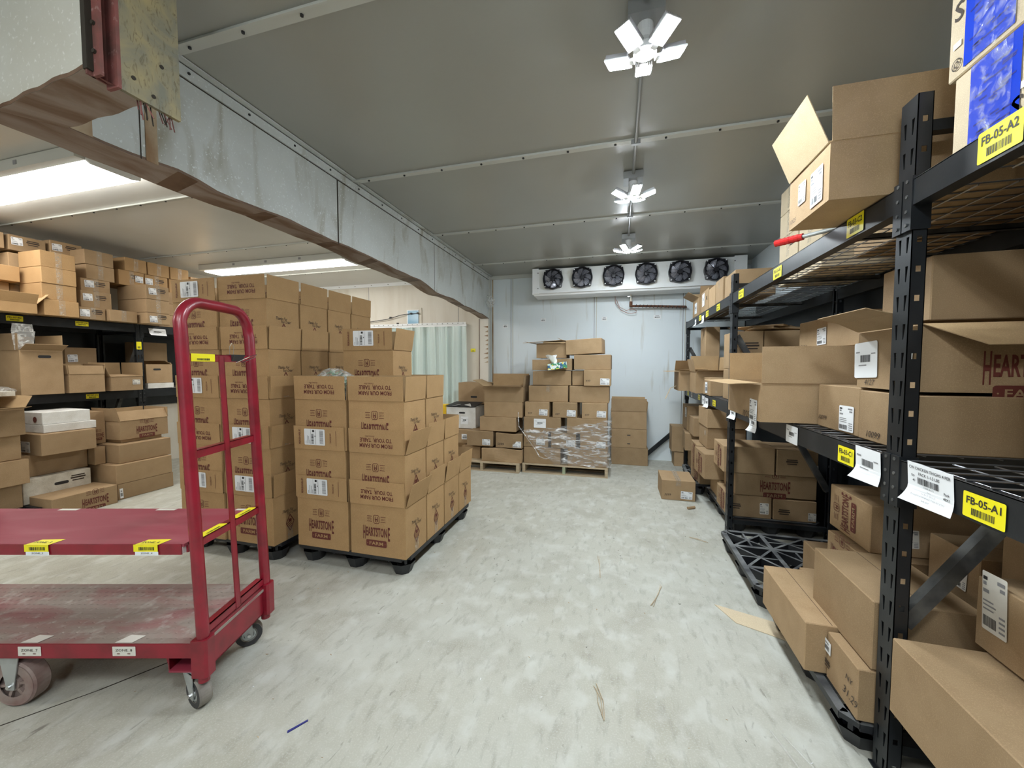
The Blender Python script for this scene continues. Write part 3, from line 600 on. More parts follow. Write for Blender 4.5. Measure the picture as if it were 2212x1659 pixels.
for k in range(17):
    x = -.99 + k * .1165; mb = MB(); nx, nz = 8, 6; vs = []; fs = []; yo = -.012 - .016 * (k % 2); ph = rg.uniform(0, 6)
    for j in range(nz + 1):
        z = .03 + (2.20 - .03) * j / nz
        for i in range(nx + 1):
            t = i / nx - .5; vs.append((x + t * .17 + .008 * math.sin(z * 1.7 + ph), yo - .035 * (t * t * 4 - .5) * (1 if k % 3 else -1) - .012 * math.sin(t * 9 + ph + z * .6), z))
    for j in range(nz):
        for i in range(nx): q = j * (nx + 1) + i; fs.append((q, q + 1, q + nx + 2, q + nx + 1))
    mb.add(vs, fs, 'pvc_strip'); o = mb.obj('strip', E_, smooth=True)
mb = MB(); mb.tube([(-5.2, 6.47, 2.34), (-4.6, 6.46, 2.33), (-4.2, 6.455, 2.37), (-3.9, 6.45, 2.44), (-3.72, 6.455, 2.455), (-3.55, 6.46, 2.46)], .006, 'rubber_dark', 6)
for p in ((-4.13, 6.46, 2.40), (-3.98, 6.46, 2.285), (-3.70, 6.455, 2.46), (-3.56, 6.455, 2.462)): mb.box(p[0] - .018, p[0] + .018, p[1] - .015, p[1] + .01, p[2] - .014, p[2] + .014, 'rubber_dark')
tag(mb.obj('wall_cable'), 'thin black cable clipped to the wall above the strip curtain', 'cable')
def wall_sign(x, z, label, kind='bar', w_=.085, h_=.06):
    mb = MB(); sticker(mb, (x, Y1 - .004, z), (1, 0, 0), (0, 0, 1), w_, h_, kind); tag(mb.obj('wall_sticker'), label, 'sticker')
wall_sign(-1.90, 2.185, 'small white bin sticker on the back wall nearest the divider corner')
wall_sign(-1.235, 2.27, 'white bin sticker on the wall under the left end of the cooling unit')
wall_sign(-.23, 2.26, 'white bin sticker on the wall left of the drain pipe')
wall_sign(.575, 2.265, 'white bin sticker on the wall below the wrapped drain pipe', w_=.11)
wall_sign(-2.50, 1.775, 'small yellow sticker on the cream wall beside the strip curtain', 'yellow:', .09, .06)

# ---------------------------------------------------------------- lamps
def led_lamp(y, label, rot, tilt=(26, 20), x=.095):
    E_ = empty('ceiling_lamp', (x, y, ZC - .008), R(rot)); tag(E_, label, 'lamp', 'five panel LED lamps along the aisle ceiling')
    mb = MB(); mb.box(-.075, .075, -.075, .075, -.055, 0, 'conduit_grey', Matrix.Rotation(R(-rot), 4, 'Z')); mb.obj('mounting_box', E_)
    mb = MB(); mb.lathe([(.0, -.12), (.03, -.12), (.034, -.09), (.034, -.055), (.0, -.055)], (0, 0, 0), (0, 0, 1), 'metal_white', 18); mb.obj('socket', E_)
    mb = MB(); mb.lathe([(0, -.195), (.02, -.194), (.033, -.186), (.036, -.178)], (0, 0, 0), (0, 0, 1), 'led_hub', 20); mb.obj('hub_lens', E_)
    mb = MB(); mb.lathe([(.037, -.18), (.05, -.175), (.052, -.15), (.035, -.12), (0, -.12)], (0, 0, 0), (0, 0, 1), 'metal_white', 20); mb.obj('hub', E_)
    for k in range(5):
        M = Matrix.Rotation(R(72 * k), 4, 'Z') @ Matrix.Translation((.066, 0, -.180)) @ Matrix.Rotation(R(tilt[k % 2]), 4, 'Y')
        p = MB(); p.box(0, .110, -.036, .036, -.006, .0, 'metal_white', M); p.box(-.02, .004, -.014, .014, -.008, .004, 'metal_white', M)
        for j in range(9): p.box(.004, .106, -.034 + j * .0085, -.0325 + j * .0085, 0, .018, 'fin_grey', M)
        po = p.obj('lamp_panel', E_)
        f = MB(); f.box(.008, .102, -.031, .031, -.009, -.006, 'led', M); f.obj('light_face', po)
    return E_
LY = (1.86, 3.36, 4.88, -.22, -1.75)
LL = ('nearest five panel LED lamp in view over the aisle', 'middle five panel LED lamp, second along the aisle ceiling', 'farthest five panel LED lamp in front of the cooling unit', 'five panel LED lamp overhead beside the camera', 'five panel LED lamp behind the camera')
for y, l, rt, tl in zip(LY, LL, (18, -8, 30, 0, 10), ((-15, -20), (-15, -20), (-15, -20), (-10, -10), (-35, -35))): led_lamp(y, l, rt, tl)
mb = MB()
for a, b in ((-1.65, -.32), (-.14, 1.76), (1.92, 3.28), (3.44, 4.80)):
    mb.rod((.095, a, ZC - .028), (.095, b, ZC - .028), .011, 'conduit_grey', 10)
for y in (2.85, 1.3, 4.2): mb.box(.065, .125, y - .012, y + .012, ZC - .043, ZC - .01, 'conduit_grey')
tag(mb.obj('electrical_conduit'), 'grey electrical conduit running between the aisle LED lamps', 'conduit')
def tube_light(x0, x1, y, label, z=3.046):
    E_ = empty('fluorescent_light', ((x0 + x1) / 2, y, z)); L = (x1 - x0) / 2; tag(E_, label, 'light', 'long fluorescent fixtures over the side bay')
    mb = MB(); mb.box(-L, L, -.13, .13, -.03, 0, 'batten_paint'); mb.box(-L, L, -.225, -.165, -.078, -.0, 'batten_paint')
    for k in (-.6, 0.0, .6): mb.box(k - .02, k + .02, -.228, -.225, -.05, -.02, 'ink_grey')
    mb.obj('housing', E_)
    prof = [(-.175, -.03), (-.17, -.065), (-.13, -.088), (.12, -.088), (.17, -.075), (.175, -.03)]
    mb = MB(); n = len(prof); vs = [(-L + .02, a, b) for a, b in prof] + [(L - .02, a, b) for a, b in prof]
    mb.add(vs, [(i, i + 1, i + 1 + n, i + n) for i in range(n - 1)], 'tube'); mb.obj('diffuser', E_)
    for s_ in (-1, 1):
        e = MB(); xx = s_ * (L - .02); e.prism([(xx, a, b) for a, b in prof] , (s_ * .02, 0, 0), 'metal_white'); e.obj('end_cap', E_)
tube_light(-6.2, -3.69, 2.10, 'long lit fluorescent fixture above the side bay nearest the camera')
tube_light(-6.25, -3.66, 4.78, 'long lit fluorescent fixture further back over the side bay')
tube_light(-1.95, -.55, -1.0, 'added unseen fluorescent fixture behind the camera, brightens the front faces')  # added out of view to brighten the header and front faces
tube_light(-6.25, -3.75, -.65, 'long lit fluorescent fixture behind the camera over the side bay')

# ---------------------------------------------------------------- pallet racks
def post_mesh(h, seg_holes=True):
    """upright: front face in local -X plane with tapered slots, side flanges with square holes"""
    mb = MB(); W = .076; P = .098; D = .042; n = int(h / P); w2 = W / 2
    def cell_front(z):
        zb, zt = z + .022, z + .075
        A = lambda y, zz: (0, y, zz)
        mb.quad(A(w2, z), A(-w2, z), A(-w2, zb), A(w2, zb), 'steel_black'); mb.quad(A(w2, zt), A(-w2, zt), A(-w2, z + P), A(w2, z + P), 'steel_black')
        # two slots, wide above and narrow below, leaning to each other
        s = [(-.0255, -.0125, -.0190, -.0140), (.0125, .0255, .0140, .0190)]   # (top y0,y1, bottom y0,y1)
        edges_t = [-w2, s[0][0], s[0][1], s[1][0], s[1][1], w2]; edges_b = [-w2, s[0][2], s[0][3], s[1][2], s[1][3], w2]
        for k in (0, 2, 4): mb.quad(A(edges_b[k + 1], zb), A(edges_b[k], zb), A(edges_t[k], zt), A(edges_t[k + 1], zt), 'steel_black')
    def cell_side(y, z):
        zb, zt = z + .052, z + .072; xa, xb = .014, .029; B = lambda x, zz: (x, y, zz)
        mb.quad(B(0, z), B(D, z), B(D, zb), B(0, zb), 'steel_black'); mb.quad(B(0, zt), B(D, zt), B(D, z + P), B(0, z + P), 'steel_black')
        mb.quad(B(0, zb), B(xa, zb), B(xa, zt), B(0, zt), 'steel_black'); mb.quad(B(xb, zb), B(D, zb), B(D, zt), B(xb, zt), 'steel_black')
    for k in range(n):
        cell_front(k * P); cell_side(-w2, k * P); cell_side(w2, k * P)
    z = n * P
    mb.quad((0, w2, z), (0, -w2, z), (0, -w2, h), (0, w2, h), 'steel_black')
    for y in (-w2, w2):
        mb.quad((0, y, z), (D, y, z), (D, y, h), (0, y, h), 'steel_black')
        mb.quad((D, y, 0), (D, y * .55, 0), (D, y * .55, h), (D, y, h), 'steel_black')
    mb.box(-.01, D + .01, -w2 - .01, w2 + .01, 0, .006, 'steel_black')
    return mb.mesh('rack_post')
def build_rack(name, label, xf, sgn, posts, beams, depth, heights, plates=()):
    """xf: aisle face, sgn +1 when the rack runs towards +X behind it; posts: y centres"""
    E_ = empty(name, (xf, posts[0], 0)); tag(E_, label, 'rack')
    L = lambda x, y, z: (sgn * x, y - posts[0], z)
    cache = {}
    for i, (y, h) in enumerate(zip(posts, heights)):
        if h not in cache: cache[h] = post_mesh(h)
        for back in (0, 1):
            o = link('post', cache[h], E_, L(depth if back else 0, y, 0), 0 if (sgn > 0) != bool(back) else math.pi)
            md = o.modifiers.new('thick', 'SOLIDIFY'); md.thickness = .0025; md.offset = 1 if False else -1
        for z in (.12, 1.11, h - .10):
            mb = MB(); mb.box(sgn * .04, sgn * (depth - .04), -.018, .018, z - .018, z + .018, 'steel_black'); mb.obj('frame_rail', E_, (0, y - posts[0], 0))
        mb = MB()
        zz = [(.58, 1.66, 0)] if abs(y - 1.67) < .1 and sgn > 0 else [(1.76, .45, 0)]
        for za, zb, k in zz:
            xa, xb = .045, depth - .045
            a = Vector((sgn * xa, -.018, za)); b = Vector((sgn * xb, -.018, zb)); d = (b - a).normalized(); nn = Vector((-d.z, 0, d.x)) * .022
            mb.prism([a - nn, b - nn, b + nn, a + nn], (0, .036, 0), 'steel_worn')
        mb.obj('frame_brace', E_, (0, y - posts[0], 0))
    bays = list(zip(posts, posts[1:]))
    for (ya, yb) in bays:
        for (zt, hh) in beams:
            for back in (0, 1):
                mb = MB(); xa, xb = (-.006, .042) if not back else (depth - .042, depth + .006)
                if back: mb.box(sgn * xa, sgn * xb, ya + .04 - posts[0], yb - .04 - posts[0], zt - hh, zt - .0, 'steel_black')
                else:
                    mb.box(sgn * xa, sgn * xb, ya + .04 - posts[0], yb - .04 - posts[0], zt - hh, zt - .030, 'steel_black')
                    mb.box(sgn * xa, sgn * .026, ya + .04 - posts[0], yb - .04 - posts[0], zt - .030, zt, 'steel_black')
                mb.box(sgn * xa, sgn * (xa + .003), ya + .04 - posts[0], yb - .04 - posts[0], zt - .003, zt + .0008, 'steel_worn')
                bo = mb.obj('beam', E_)
                if not back:
                    for yc, s_ in ((ya, 1), (yb, -1)):
                        c = MB(); y0 = yc + s_ * .003 - posts[0]; y1 = yc + s_ * .041 - posts[0]
                        c.box(sgn * -.010, sgn * -.004, min(y0, y1), max(y0, y1), zt - .165, zt + .012, 'steel_black'); c.box(sgn * -.010, sgn * .045, min(y1, y1 + s_ * .004), max(y1, y1 + s_ * .004), zt - .165, zt + .012, 'steel_black')
                        for dz in (.0, -.05, -.10, -.145): c.rod((sgn * -.010, (y0 + y1) / 2, zt + dz), (sgn * -.0125, (y0 + y1) / 2, zt + dz), .006, 'steel_worn', 8)
                        c.obj('beam_connector', bo)
            # wire decks, two panels a bay
            yy = (ya + .06, (ya + yb) / 2 - .01, (ya + yb) / 2 + .01, yb - .06)
            for pa, pb in ((yy[0], yy[1]), (yy[2], yy[3])):
                mb = MB(); r_ = .0029; ny = int((pb - pa) / .072); nx = 7
                for k in range(ny + 1):
                    y = pa + (pb - pa) * k / ny - posts[0]
                    mb.rod((sgn * .004, y, zt + .003), (sgn * (depth - .004), y, zt + .003), r_, 'wire', 4, caps=False)
                    mb.rod((sgn * .004, y, zt + .003), (sgn * .004, y, zt - .02), r_, 'wire', 4, caps=False)
                for k in range(nx + 1):
                    x = .02 + (depth - .05) * k / nx; mb.rod((sgn * x, pa - posts[0], zt - .002), (sgn * x, pb - posts[0], zt - .002), r_, 'wire', 4, caps=False)
                for k in range(1):
                    y = pa + (pb - pa) * (k + .5) - posts[0]; mb.box(sgn * .02, sgn * (depth - .02), y - .014, y + .014, zt - .030, zt - .026, 'steel_worn')
                    for e in (-.014, .012): mb.box(sgn * .02, sgn * (depth - .02), y + e, y + e + .002, zt - .030, zt - .006, 'steel_worn')
                mb.obj('wire_deck', E_)
    for (y, z, w_, h_, kind) in plates:
        mb = MB(); k = kind.split(':')[0]; u = Vector((0, -sgn, 0)); n = Vector((-sgn, 0, 0)); lift = .0085 + (.006 if k == 'curl' else 0) + (.006 if kind.endswith('!') else 0)
        kind = kind.rstrip('!')
        o = Vector((-sgn * lift, y - posts[0], z)) 
        if k in ('curl', 'thighs'):       # sheet taped along its top edge, its foot curling away from the beam
            sub = 'paper' if k == 'curl' else 'thighs'; t = MB(); sticker(t, (0, 0, 0), (1, 0, 0), (0, 1, 0), w_, h_, sub, 4)
            lo = t.mi('paper'); fine = MB()
            for j in range(10):
                b0, b1 = -h_ / 2 + h_ * j / 10, -h_ / 2 + h_ * (j + 1) / 10; c = lambda b: .05 * max(0, (-b / h_ - .12)) ** 1.6 * 2.8
                skew = lambda b: .012 * (-b / h_)
                P = lambda a, b: o + u * (a + skew(b)) + Vector((0, 0, b)) + n * (c(b) * (1.0 if a < 0 else .35))
                fine.add([P(-w_ / 2, b0), P(w_ / 2, b0), P(w_ / 2, b1), P(-w_ / 2, b1)], [(0, 1, 2, 3)], 'paper')
            for f, mi_ in zip(t.f, t.m):
                if mi_ == lo: continue
                vs = []
                for q in f:
                    a, b, _ = t.v[q]; cc = .05 * max(0, (-b / h_ - .12)) ** 1.6 * 2.8; fr = .5 - a / w_
                    vs.append(o + u * (a + .012 * (-b / h_)) + Vector((0, 0, b)) + n * (cc * (.35 + .65 * fr) + .0015))
                fine.add(vs, [tuple(range(len(vs)))], t.names[mi_])
            fine.obj('paper_sign', E_)
        else:
            sticker(mb, o, u, (0, 0, 1), w_, h_, kind, 6); mb.obj('bin_label' if k == 'yellow' else 'paper_sign', E_)
    return E_
plates = [
    (1.305, 1.118, .125, .070, 'yellow:FB-05-A1'), (1.32, 2.085, .125, .082, 'yellow:FB-05-A2'), (1.952, 2.082, .12, .078, 'yellow:FB-03-C2'), (1.951, 1.118, .12, .072, 'yellow:FB-03-C1'),
    (2.765, 2.072, .13, .068, 'yellow:FB-03-B2'), (3.50, 2.072, .13, .066, 'yellow:FB-03-A2'), (4.235, 2.072, .13, .062, 'yellow:FB-01-C2'), (4.73, 2.072, .13, .062, 'yellow:FB-01-B2'), (5.11, 2.072, .12, .06, 'yellow:FB-01-A2'),
    (5.83, 1.12, .13, .06, 'yellow:FB-01-A1'), (5.07, 1.122, .13, .06, 'yellow:FB-01-B1'), (4.31, 1.122, .13, .06, 'yellow:FB-01-C1'),
    (1.490, 1.122, .185, .125, 'thighs'), (1.788, 1.118, .155, .125, 'curl'), (2.485, 1.116, .15, .098, 'paper'), (3.11, 1.09, .15, .12, 'curl'), (3.62, 1.10, .16, .09, 'curl'), (4.62, 1.10, .16, .10, 'curl'), (4.80, 1.11, .14, .10, 'paper!'),
    (4.92, 2.03, .12, .09, 'curl'), (5.36, 2.04, .1, .08, 'curl'), (5.55, 1.12, .1, .07, 'paper')]
build_rack('pallet_rack', 'long black pallet rack of wire decks along the right wall', .945, 1, (-.62, 1.67, 3.79, 6.12), ((1.175, .10), (2.12, .085)), .80, (2.40, 2.40, 2.29, 2.13), plates)
lp = [(2.52, 1.985, .118, .055, 'yellow:FD-07-B2'), (3.04, 1.985, .115, .052, 'yellow:FD-07-C2'), (3.10, 1.14, .115, .052, 'yellow:FD-07-C1'), (3.585, 1.76, .055, .10, 'yellow:'), (3.80, 1.95, .20, .09, 'curl')]
build_rack('pallet_rack', 'black pallet rack against the left wall of the side bay', -6.0, -1, (-.9, 1.33, 3.60, 5.85), ((1.19, .10), (2.03, .10)), .78, (2.0, 2.0, 2.03, 2.03), lp)

# ---------------------------------------------------------------- pallets
def plastic_pallet(label, x0, x1, y0, y1, top=.14, mat='plastic_black', rz=0.0, dust='plastic_black', base=0.0):
    w_, d_ = x1 - x0, y1 - y0; E_ = empty('plastic_pallet', ((x0 + x1) / 2, (y0 + y1) / 2, base), R(rz)); tag(E_, label, 'pallet')
    mb = MB(); t = .062; a, b = w_ / 2, d_ / 2; e = .035
    def bar(p, q, wd, mt=dust, zt=top):
        t = .022 if wd == e else .055
        p = Vector((*p, 0)); q = Vector((*q, 0)); d = (q - p).normalized(); n = Vector((-d.y, d.x, 0)) * wd / 2
        mb.prism([v + Vector((0, 0, zt - t)) for v in (p - n, q - n, q + n, p + n)], (0, 0, t - .0012), mat)
        mb.prism([v + Vector((0, 0, zt - .0012)) for v in (p - n, q - n, q + n, p + n)], (0, 0, .0012), mt)
    c = .05       # rounded frame
    for p, q in (((-a + c, -b + e / 2), (a - c, -b + e / 2)), ((-a + c, b - e / 2), (a - c, b - e / 2)), ((-a + e / 2, -b + c), (-a + e / 2, b - c)), ((a - e / 2, -b + c), (a - e / 2, b - c))): bar(p, q, e)
    for sx in (-1, 1):
        for sy in (-1, 1): bar((sx * (a - e * .4), sy * (b - c - .01)), (sx * (a - c - .01), sy * (b - e * .4)), e)
    for x in (-a * .34, a * .34): bar((x, -b + e), (x, b - e), .03, zt=top - .001)
    for y in (-b * .36, b * .36): bar((-a + e, y), (a - e, y), .03, zt=top - .0015)
    xs = (-a + e, -a * .34, a * .34, a - e); yv = (-b + e, -b * .36, b * .36, b - e)
    for i in range(3):
        for j in range(3):
            xa, xb, ya, yb = xs[i], xs[i + 1], yv[j], yv[j + 1]; xm, ym = (xa + xb) / 2, (ya + yb) / 2
            bar((xa, ya), (xb, yb), .017, zt=top - .002); bar((xa, yb), (xb, ya), .017, zt=top - .003)
            if (i + j) % 2: bar((xa, ym), (xb, ym), .014, zt=top - .004)
            else: bar((xm, ya), (xm, yb), .014, zt=top - .004)
    for s_ in (-1, 1):                    # skirt
        mb.box(-a + c, a - c, s_ * (b - .006) - .004, s_ * (b - .006) + .004, top - .032, top - .02, mat); mb.box(s_ * (a - .006) - .004, s_ * (a - .006) + .004, -b + c, b - c, top - .032, top - .02, mat)
    mb.obj('deck', E_)
    fm = MB(); r1, r2 = .088, .060; vs = []
    for z, r in ((0, r2), (top - t, r1)):
        for k in range(8): an = math.pi / 8 + k * math.pi / 4; vs.append((r * 1.05 * math.cos(an), r * math.sin(an), z))
    fm.add(vs, [tuple(range(7, -1, -1))] + [(i, (i + 1) % 8, (i + 1) % 8 + 8, i + 8) for i in range(8)], mat); me = fm.mesh('foot')
    for x in (-a + .092, 0, a - .092):
        for y in (-b + .092, 0, b - .092): link('foot', me, E_, (x, y, 0))
    return E_
def wood_pallet(label, x0, x1, y0, y1, top=.13, green=None):
    w_, d_ = x1 - x0, y1 - y0; E_ = empty('wooden_pallet', ((x0 + x1) / 2, (y0 + y1) / 2, 0)); tag(E_, label, 'pallet'); a, b = w_ / 2, d_ / 2
    for k, x in enumerate((-a + .02, 0, a - .02)):
        mb = MB(); mb.box(x - .02, x + .02, -b, b, .016, top - .016, 'pine_green' if green == k else 'pine'); mb.obj('stringer', E_)
    for k in range(7):
        y = -b + .045 + (d_ - .09) * k / 6; mb = MB(); mb.box(-a, a, y - .045, y + .045, top - .016, top, 'pine'); mb.obj('deck_board', E_)
    for k in range(4):
        y = -b + .05 + (d_ - .1) * k / 3; mb = MB(); mb.box(-a, a, y - .05, y + .05, 0, .016, 'pine'); mb.obj('bottom_board', E_)
    return E_
plastic_pallet('black plastic pallet under the short front stack of printed cartons', -2.365, -1.412, 2.375, 3.58)
plastic_pallet('black plastic pallet under the tall stack of printed cartons', -3.42, -2.48, 2.30, 3.52)
plastic_pallet('empty dusty black plastic pallet on the floor under the right rack', .83, 1.70, 2.62, 3.52, dust='plastic_dusty')
plastic_pallet('black plastic pallet under the dark farm cartons beyond the second rack post', .97, 1.70, 3.84, 4.78, dust='plastic_dusty')
plastic_pallet('small black plastic pallet peeping out beside the lone carton on the floor', .84, 1.64, 4.82, 5.75, rz=-3, dust='plastic_dusty')
plastic_pallet('grey-rimmed black plastic pallet under the three cartons by the nearest rack post', .86, 1.72, 1.722, 2.56, top=.13, dust='plastic_dusty')
plastic_pallet('black plastic pallet carrying the huge near carton at the right edge', .99, 1.72, .55, 1.50, top=.13)
plastic_pallet('black plastic pallet at the foot of the left rack', -6.6, -5.36, 1.55, 2.38, top=.12)
wood_pallet('wooden pallet under the film wrapped carton stack', -1.29, -.12, 5.25, 6.2, green=1)
wood_pallet('wooden pallet under the left stack by the back wall', -2.42, -1.32, 5.17, 6.1)

# ---------------------------------------------------------------- printed farm cartons
HM = {}
def hs_mesh(ground='kraft_new'):
    if 'b' not in HM:
        mb = MB(); W_, D_, H_ = .447, .297, .368; open_shell(mb, W_, D_, H_, 'kraft_new')
        side_prints(mb, W_, D_, H_, [('F', -.01, .173, .222, 'hs')], 'kraft_new'); side_prints(mb, W_, D_, H_, [('R', .0, .19, .14, 'thanks')], 'kraft_new')
        HM['b'] = mb.mesh('printed_farm_carton')
        t = MB(); o, u, v = frame('R', W_, D_, H_, .003); t.panel(o, u, v, -.026, .026, 0, .10, 'tape'); HM['t'] = t.mesh('packing_tape')
    return HM['b']
def hs_flap(face, ang, kind=None, sticker_=False):
    k = (face, round(ang, 1), kind)
    if k not in HM:
        pr = []
        if kind == 'from': pr = [(0.0, .0757, .264, 'from')]
        mb, fr = flap_mesh(face, .447, .297, .368, ang, .172, 'kraft_new', prints=pr)
        if kind == 'perish':
            o, u, v = fr[0] - Vector((0, 0, 0)), fr[1], fr[2]
            mb.text('PERISHABLE!', o + u * -.168 + v * .092, v, -u, .112, .018, 'ink_red', bold=.01); mb.text('PACKED BY', o + u * .105 + v * .092, v, -u, .072, .013, 'ink_red', bold=.005)
            mb.panel(o, u, v, .151, .154, .035, .145, 'ink_red')
            s = MB(); sticker(s, o + u * -.033 + v * .094 + u.cross(v) * .0012, u, v, .182, .120, 'ship'); HM[k + ('s',)] = s.mesh('shipping_label')
        HM[k] = mb.mesh('flap')
    return HM[k]
def hs_box(label, x, y, z, flap='from', side=2.5, front=1.2, group=None, yaw=0.0):
    """x, y: left front corner of the carton"""
    o = link('printed_farm_carton', hs_mesh(), None, (x + .2235, y + .1485, z), R(yaw)); tag(o, label, 'box', group)
    link('packing_tape', HM['t'], o)
    f = link('flap', hs_flap('F', front, flap), o)
    if flap == 'perish': link('shipping_label', HM[('F', round(front, 1), 'perish', 's')], f)
    link('flap', hs_flap('B', 1.5), o); link('flap', hs_flap('R', side), o); link('flap', hs_flap('L', 1.5), o)
    return o
LV = .372; ROWN = ('front', 'second', 'third', 'rearmost'); 
GA = 'printed farm cartons on the short front pallet'; GB = 'printed farm cartons in the tall stack'
fx = (-2.335, -1.868); 
for lv in range(3):
    nm = ('bottom', 'middle', 'top')[lv]
    hs_box('printed farm carton, %s of the left front column on the short pallet' % nm, fx[0] - .012 * (lv == 1), 2.365, .14 + LV * lv, 'from' if lv == 2 else 'perish', group=GA)
    hs_box('printed farm carton, %s of the right front column on the short pallet' % nm, fx[1] + .004, 2.365, .14 + LV * lv, 'from', side=(17, 17, 3)[lv], group=GA)
    hs_box('printed farm carton, %s of the second right-hand column on the short pallet' % nm, fx[1] + .004, 2.680, .14 + LV * lv, 'from', side=(6, 4, 1.5)[lv], group=GA)
    hs_box('printed farm carton, %s of the hidden second left column on the short pallet' % nm, fx[0], 2.680, .14 + LV * lv, 'from', group=GA)
for lv in range(2): hs_box('printed farm carton, %s of the third right-hand column on the short pallet' % ('lower', 'upper')[lv], fx[1] + .004, 2.995, .14 + LV * lv, 'from', side=(9, 2)[lv], group=GA)
hs_box('single printed farm carton at the rear right corner of the short pallet', fx[1] + .004, 3.305, .14, 'from', side=5, group=GA)
hs_box('printed farm carton standing alone on top of the short front stack', -2.155, 2.685, .14 + 3 * LV, 'perish', side=9, group=GA, yaw=1.5)
bx = (-3.40, -2.935)
for lv in range(5):
    for c in (0, 1):
        kind = (('perish', 'from', 'perish', 'from', 'perish'), ('perish', 'perish', 'from', 'from', 'from'))[c][lv]
        hs_box('printed farm carton, %s tier, %s front column of the tall stack' % (TIER[lv], ('left', 'right')[c]), bx[c] + (.006, -.004, .0, .004, -.003)[lv], 2.285 if c else 2.275, .14 + LV * lv, kind, side=(2.5, 3.5, 3.5, 3.0, 2.0)[lv], group=GB)
    for r in (1, 2, 3):
        hs_box('printed farm carton, %s tier, %s column along the right side of the tall stack' % (TIER[lv], ROWN[r]), bx[1], 2.285 + .312 * r, .14 + LV * lv, 'from', side=2.2, group=GB)
# salad bag in the top left front carton
rg = random.Random(2)
def blob(mb, c, sx, sy, sz, mat, amp=.15, seed=0, nu=22, nv=12):
    rr = random.Random(seed); ph = [rr.uniform(0, 6.3) for _ in range(8)]; vs = []; fs = []
    for j in range(nv + 1):
        th = math.pi * j / nv
        for i in range(nu):
            a = 2 * math.pi * i / nu; k = 1 + amp * (math.sin(3 * a + ph[0] + 2 * th) * .5 + math.sin(7 * a + ph[1] - 3 * th) * .3 + math.sin(5 * th + ph[2] + a) * .35 + rr.uniform(-.3, .3) * .5) * math.sin(th)
            vs.append((c[0] + sx * k * math.sin(th) * math.cos(a), c[1] + sy * k * math.sin(th) * math.sin(a), c[2] + sz * k * math.cos(th)))
    for j in range(nv):
        for i in range(nu): fs.append((j * nu + i, (j + 1) * nu + i, (j + 1) * nu + (i + 1) % nu, j * nu + (i + 1) % nu))
    mb.add(vs, fs, mat)
mb = MB(); blob(mb, (0, 0, 0), .185, .115, .15, 'bag_film', .2, 4); bag = mb.obj('plastic_bag', None, (-2.10, 2.52, 1.33)); tag(bag, 'clear plastic bag of green leaves bulging from a top carton', 'bag')
mb = MB()
for k in range(150):
    a = rg.uniform(0, 6.28); t = math.acos(rg.uniform(-.2, 1)); rr = rg.uniform(.6, .93); p = Vector((.175 * rr * math.sin(t) * math.cos(a) , .105 * rr * math.sin(t) * math.sin(a), .14 * rr * math.cos(t)))
    u = Vector((rg.uniform(-1, 1), rg.uniform(-1, 1), rg.uniform(-.6, .6))).normalized(); v = u.orthogonal().normalized(); s = rg.uniform(.014, .026)
    mb.add([p - u * s, p - v * s * .5, p + u * s, p + v * s * .5], [(0, 1, 2, 3)], 'leaf_green')
lo = mb.obj('green_leaves', bag); lo['kind'] = 'stuff'

# ---------------------------------------------------------------- cartons on the two wooden pallets at the back
CH = lambda a, b, w_=.12, h_=.085: ('F', a, b, w_, h_, 'chick')
g = 'cartons on the film wrapped pallet'
W1 = 'film wrapped pallet'
cb('large plain carton, bottom left on the film wrapped pallet', -1.275, -.755, 5.28, 5.75, .131, .362, group=g, sag=.008)
cb('large plain carton, bottom right on the film wrapped pallet', -.66, -.125, 5.28, 5.75, .131, .362, group=g, sag=.006)
for x0, x1, t in ((-1.28, -.93, 'left'), (-.89, -.545, 'middle'), (-.49, -.135, 'right')):
    cb('labelled carton, %s of the row of three under the wrap film' % t, x0, x1, 5.285, 5.70, .364, .578, group=g, stick=[CH(.10 if t != 'left' else .07, .075)], prints=[('F', -.1, .05, .07, 't:4199')])
    cb('labelled carton, %s of the upper row of three above the wrap film' % t, x0 + .02, x1 + (.0 if t == 'right' else .01), 5.29, 5.70, .787, .996, tape='x' if t == 'right' else None, group=g, stick=[CH(.09, .065)], prints=[('F', -.1, .05, .06, 't:449')])
cb('carton with a centred white barcode sheet on the wrapped pallet', -1.275, -.755, 5.28, 5.75, .58, .785, group=g, stick=[('F', -.03, .12, .17, .125, 'paper')])
cb('plain carton half under the top edge of the wrap film', -.67, -.135, 5.28, 5.75, .58, .785, group=g)
cb('plain wide carton, left of the pair above the three labelled ones', -1.215, -.665, 5.33, 5.8, .998, 1.225, tape='y', group=g, sag=.006)
cb('plain wide carton, right of the pair above the three labelled ones', -.645, -.115, 5.33, 5.8, .998, 1.225, group=g, sag=.005)
cb('slumped plain carton under the tissue box', -1.165, -.63, 5.36, 5.75, 1.228, 1.435, group=g, sag=.018)
cb('narrow brown carton wedged between upper cartons', -.615, -.46, 5.40, 5.8, 1.228, 1.43, group=g)
cb('small labelled taped carton at the right end near the top', -.45, -.095, 5.30, 5.70, 1.228, 1.445, stick=[CH(.1, .06)], prints=[('F', -.12, .07, .06, 't:449')], group=g)
mbx = MB(); sticker(mbx, (-.285, 5.2955, 1.425), (1, 0, .1), (0, 0, 1), .12, .05, 'bar'); 
cb('open carton holding the tissue box, near the top left', -1.175, -.62, 5.37, 5.80, 1.437, 1.60, group=g, sag=.02, stick=[('F', .0, .035, .10, .07, 'chick')])
cb('bright plain carton at the top right of the wrapped stack', -.585, -.095, 5.36, 5.80, 1.447, 1.648, group=g, rz=-1)
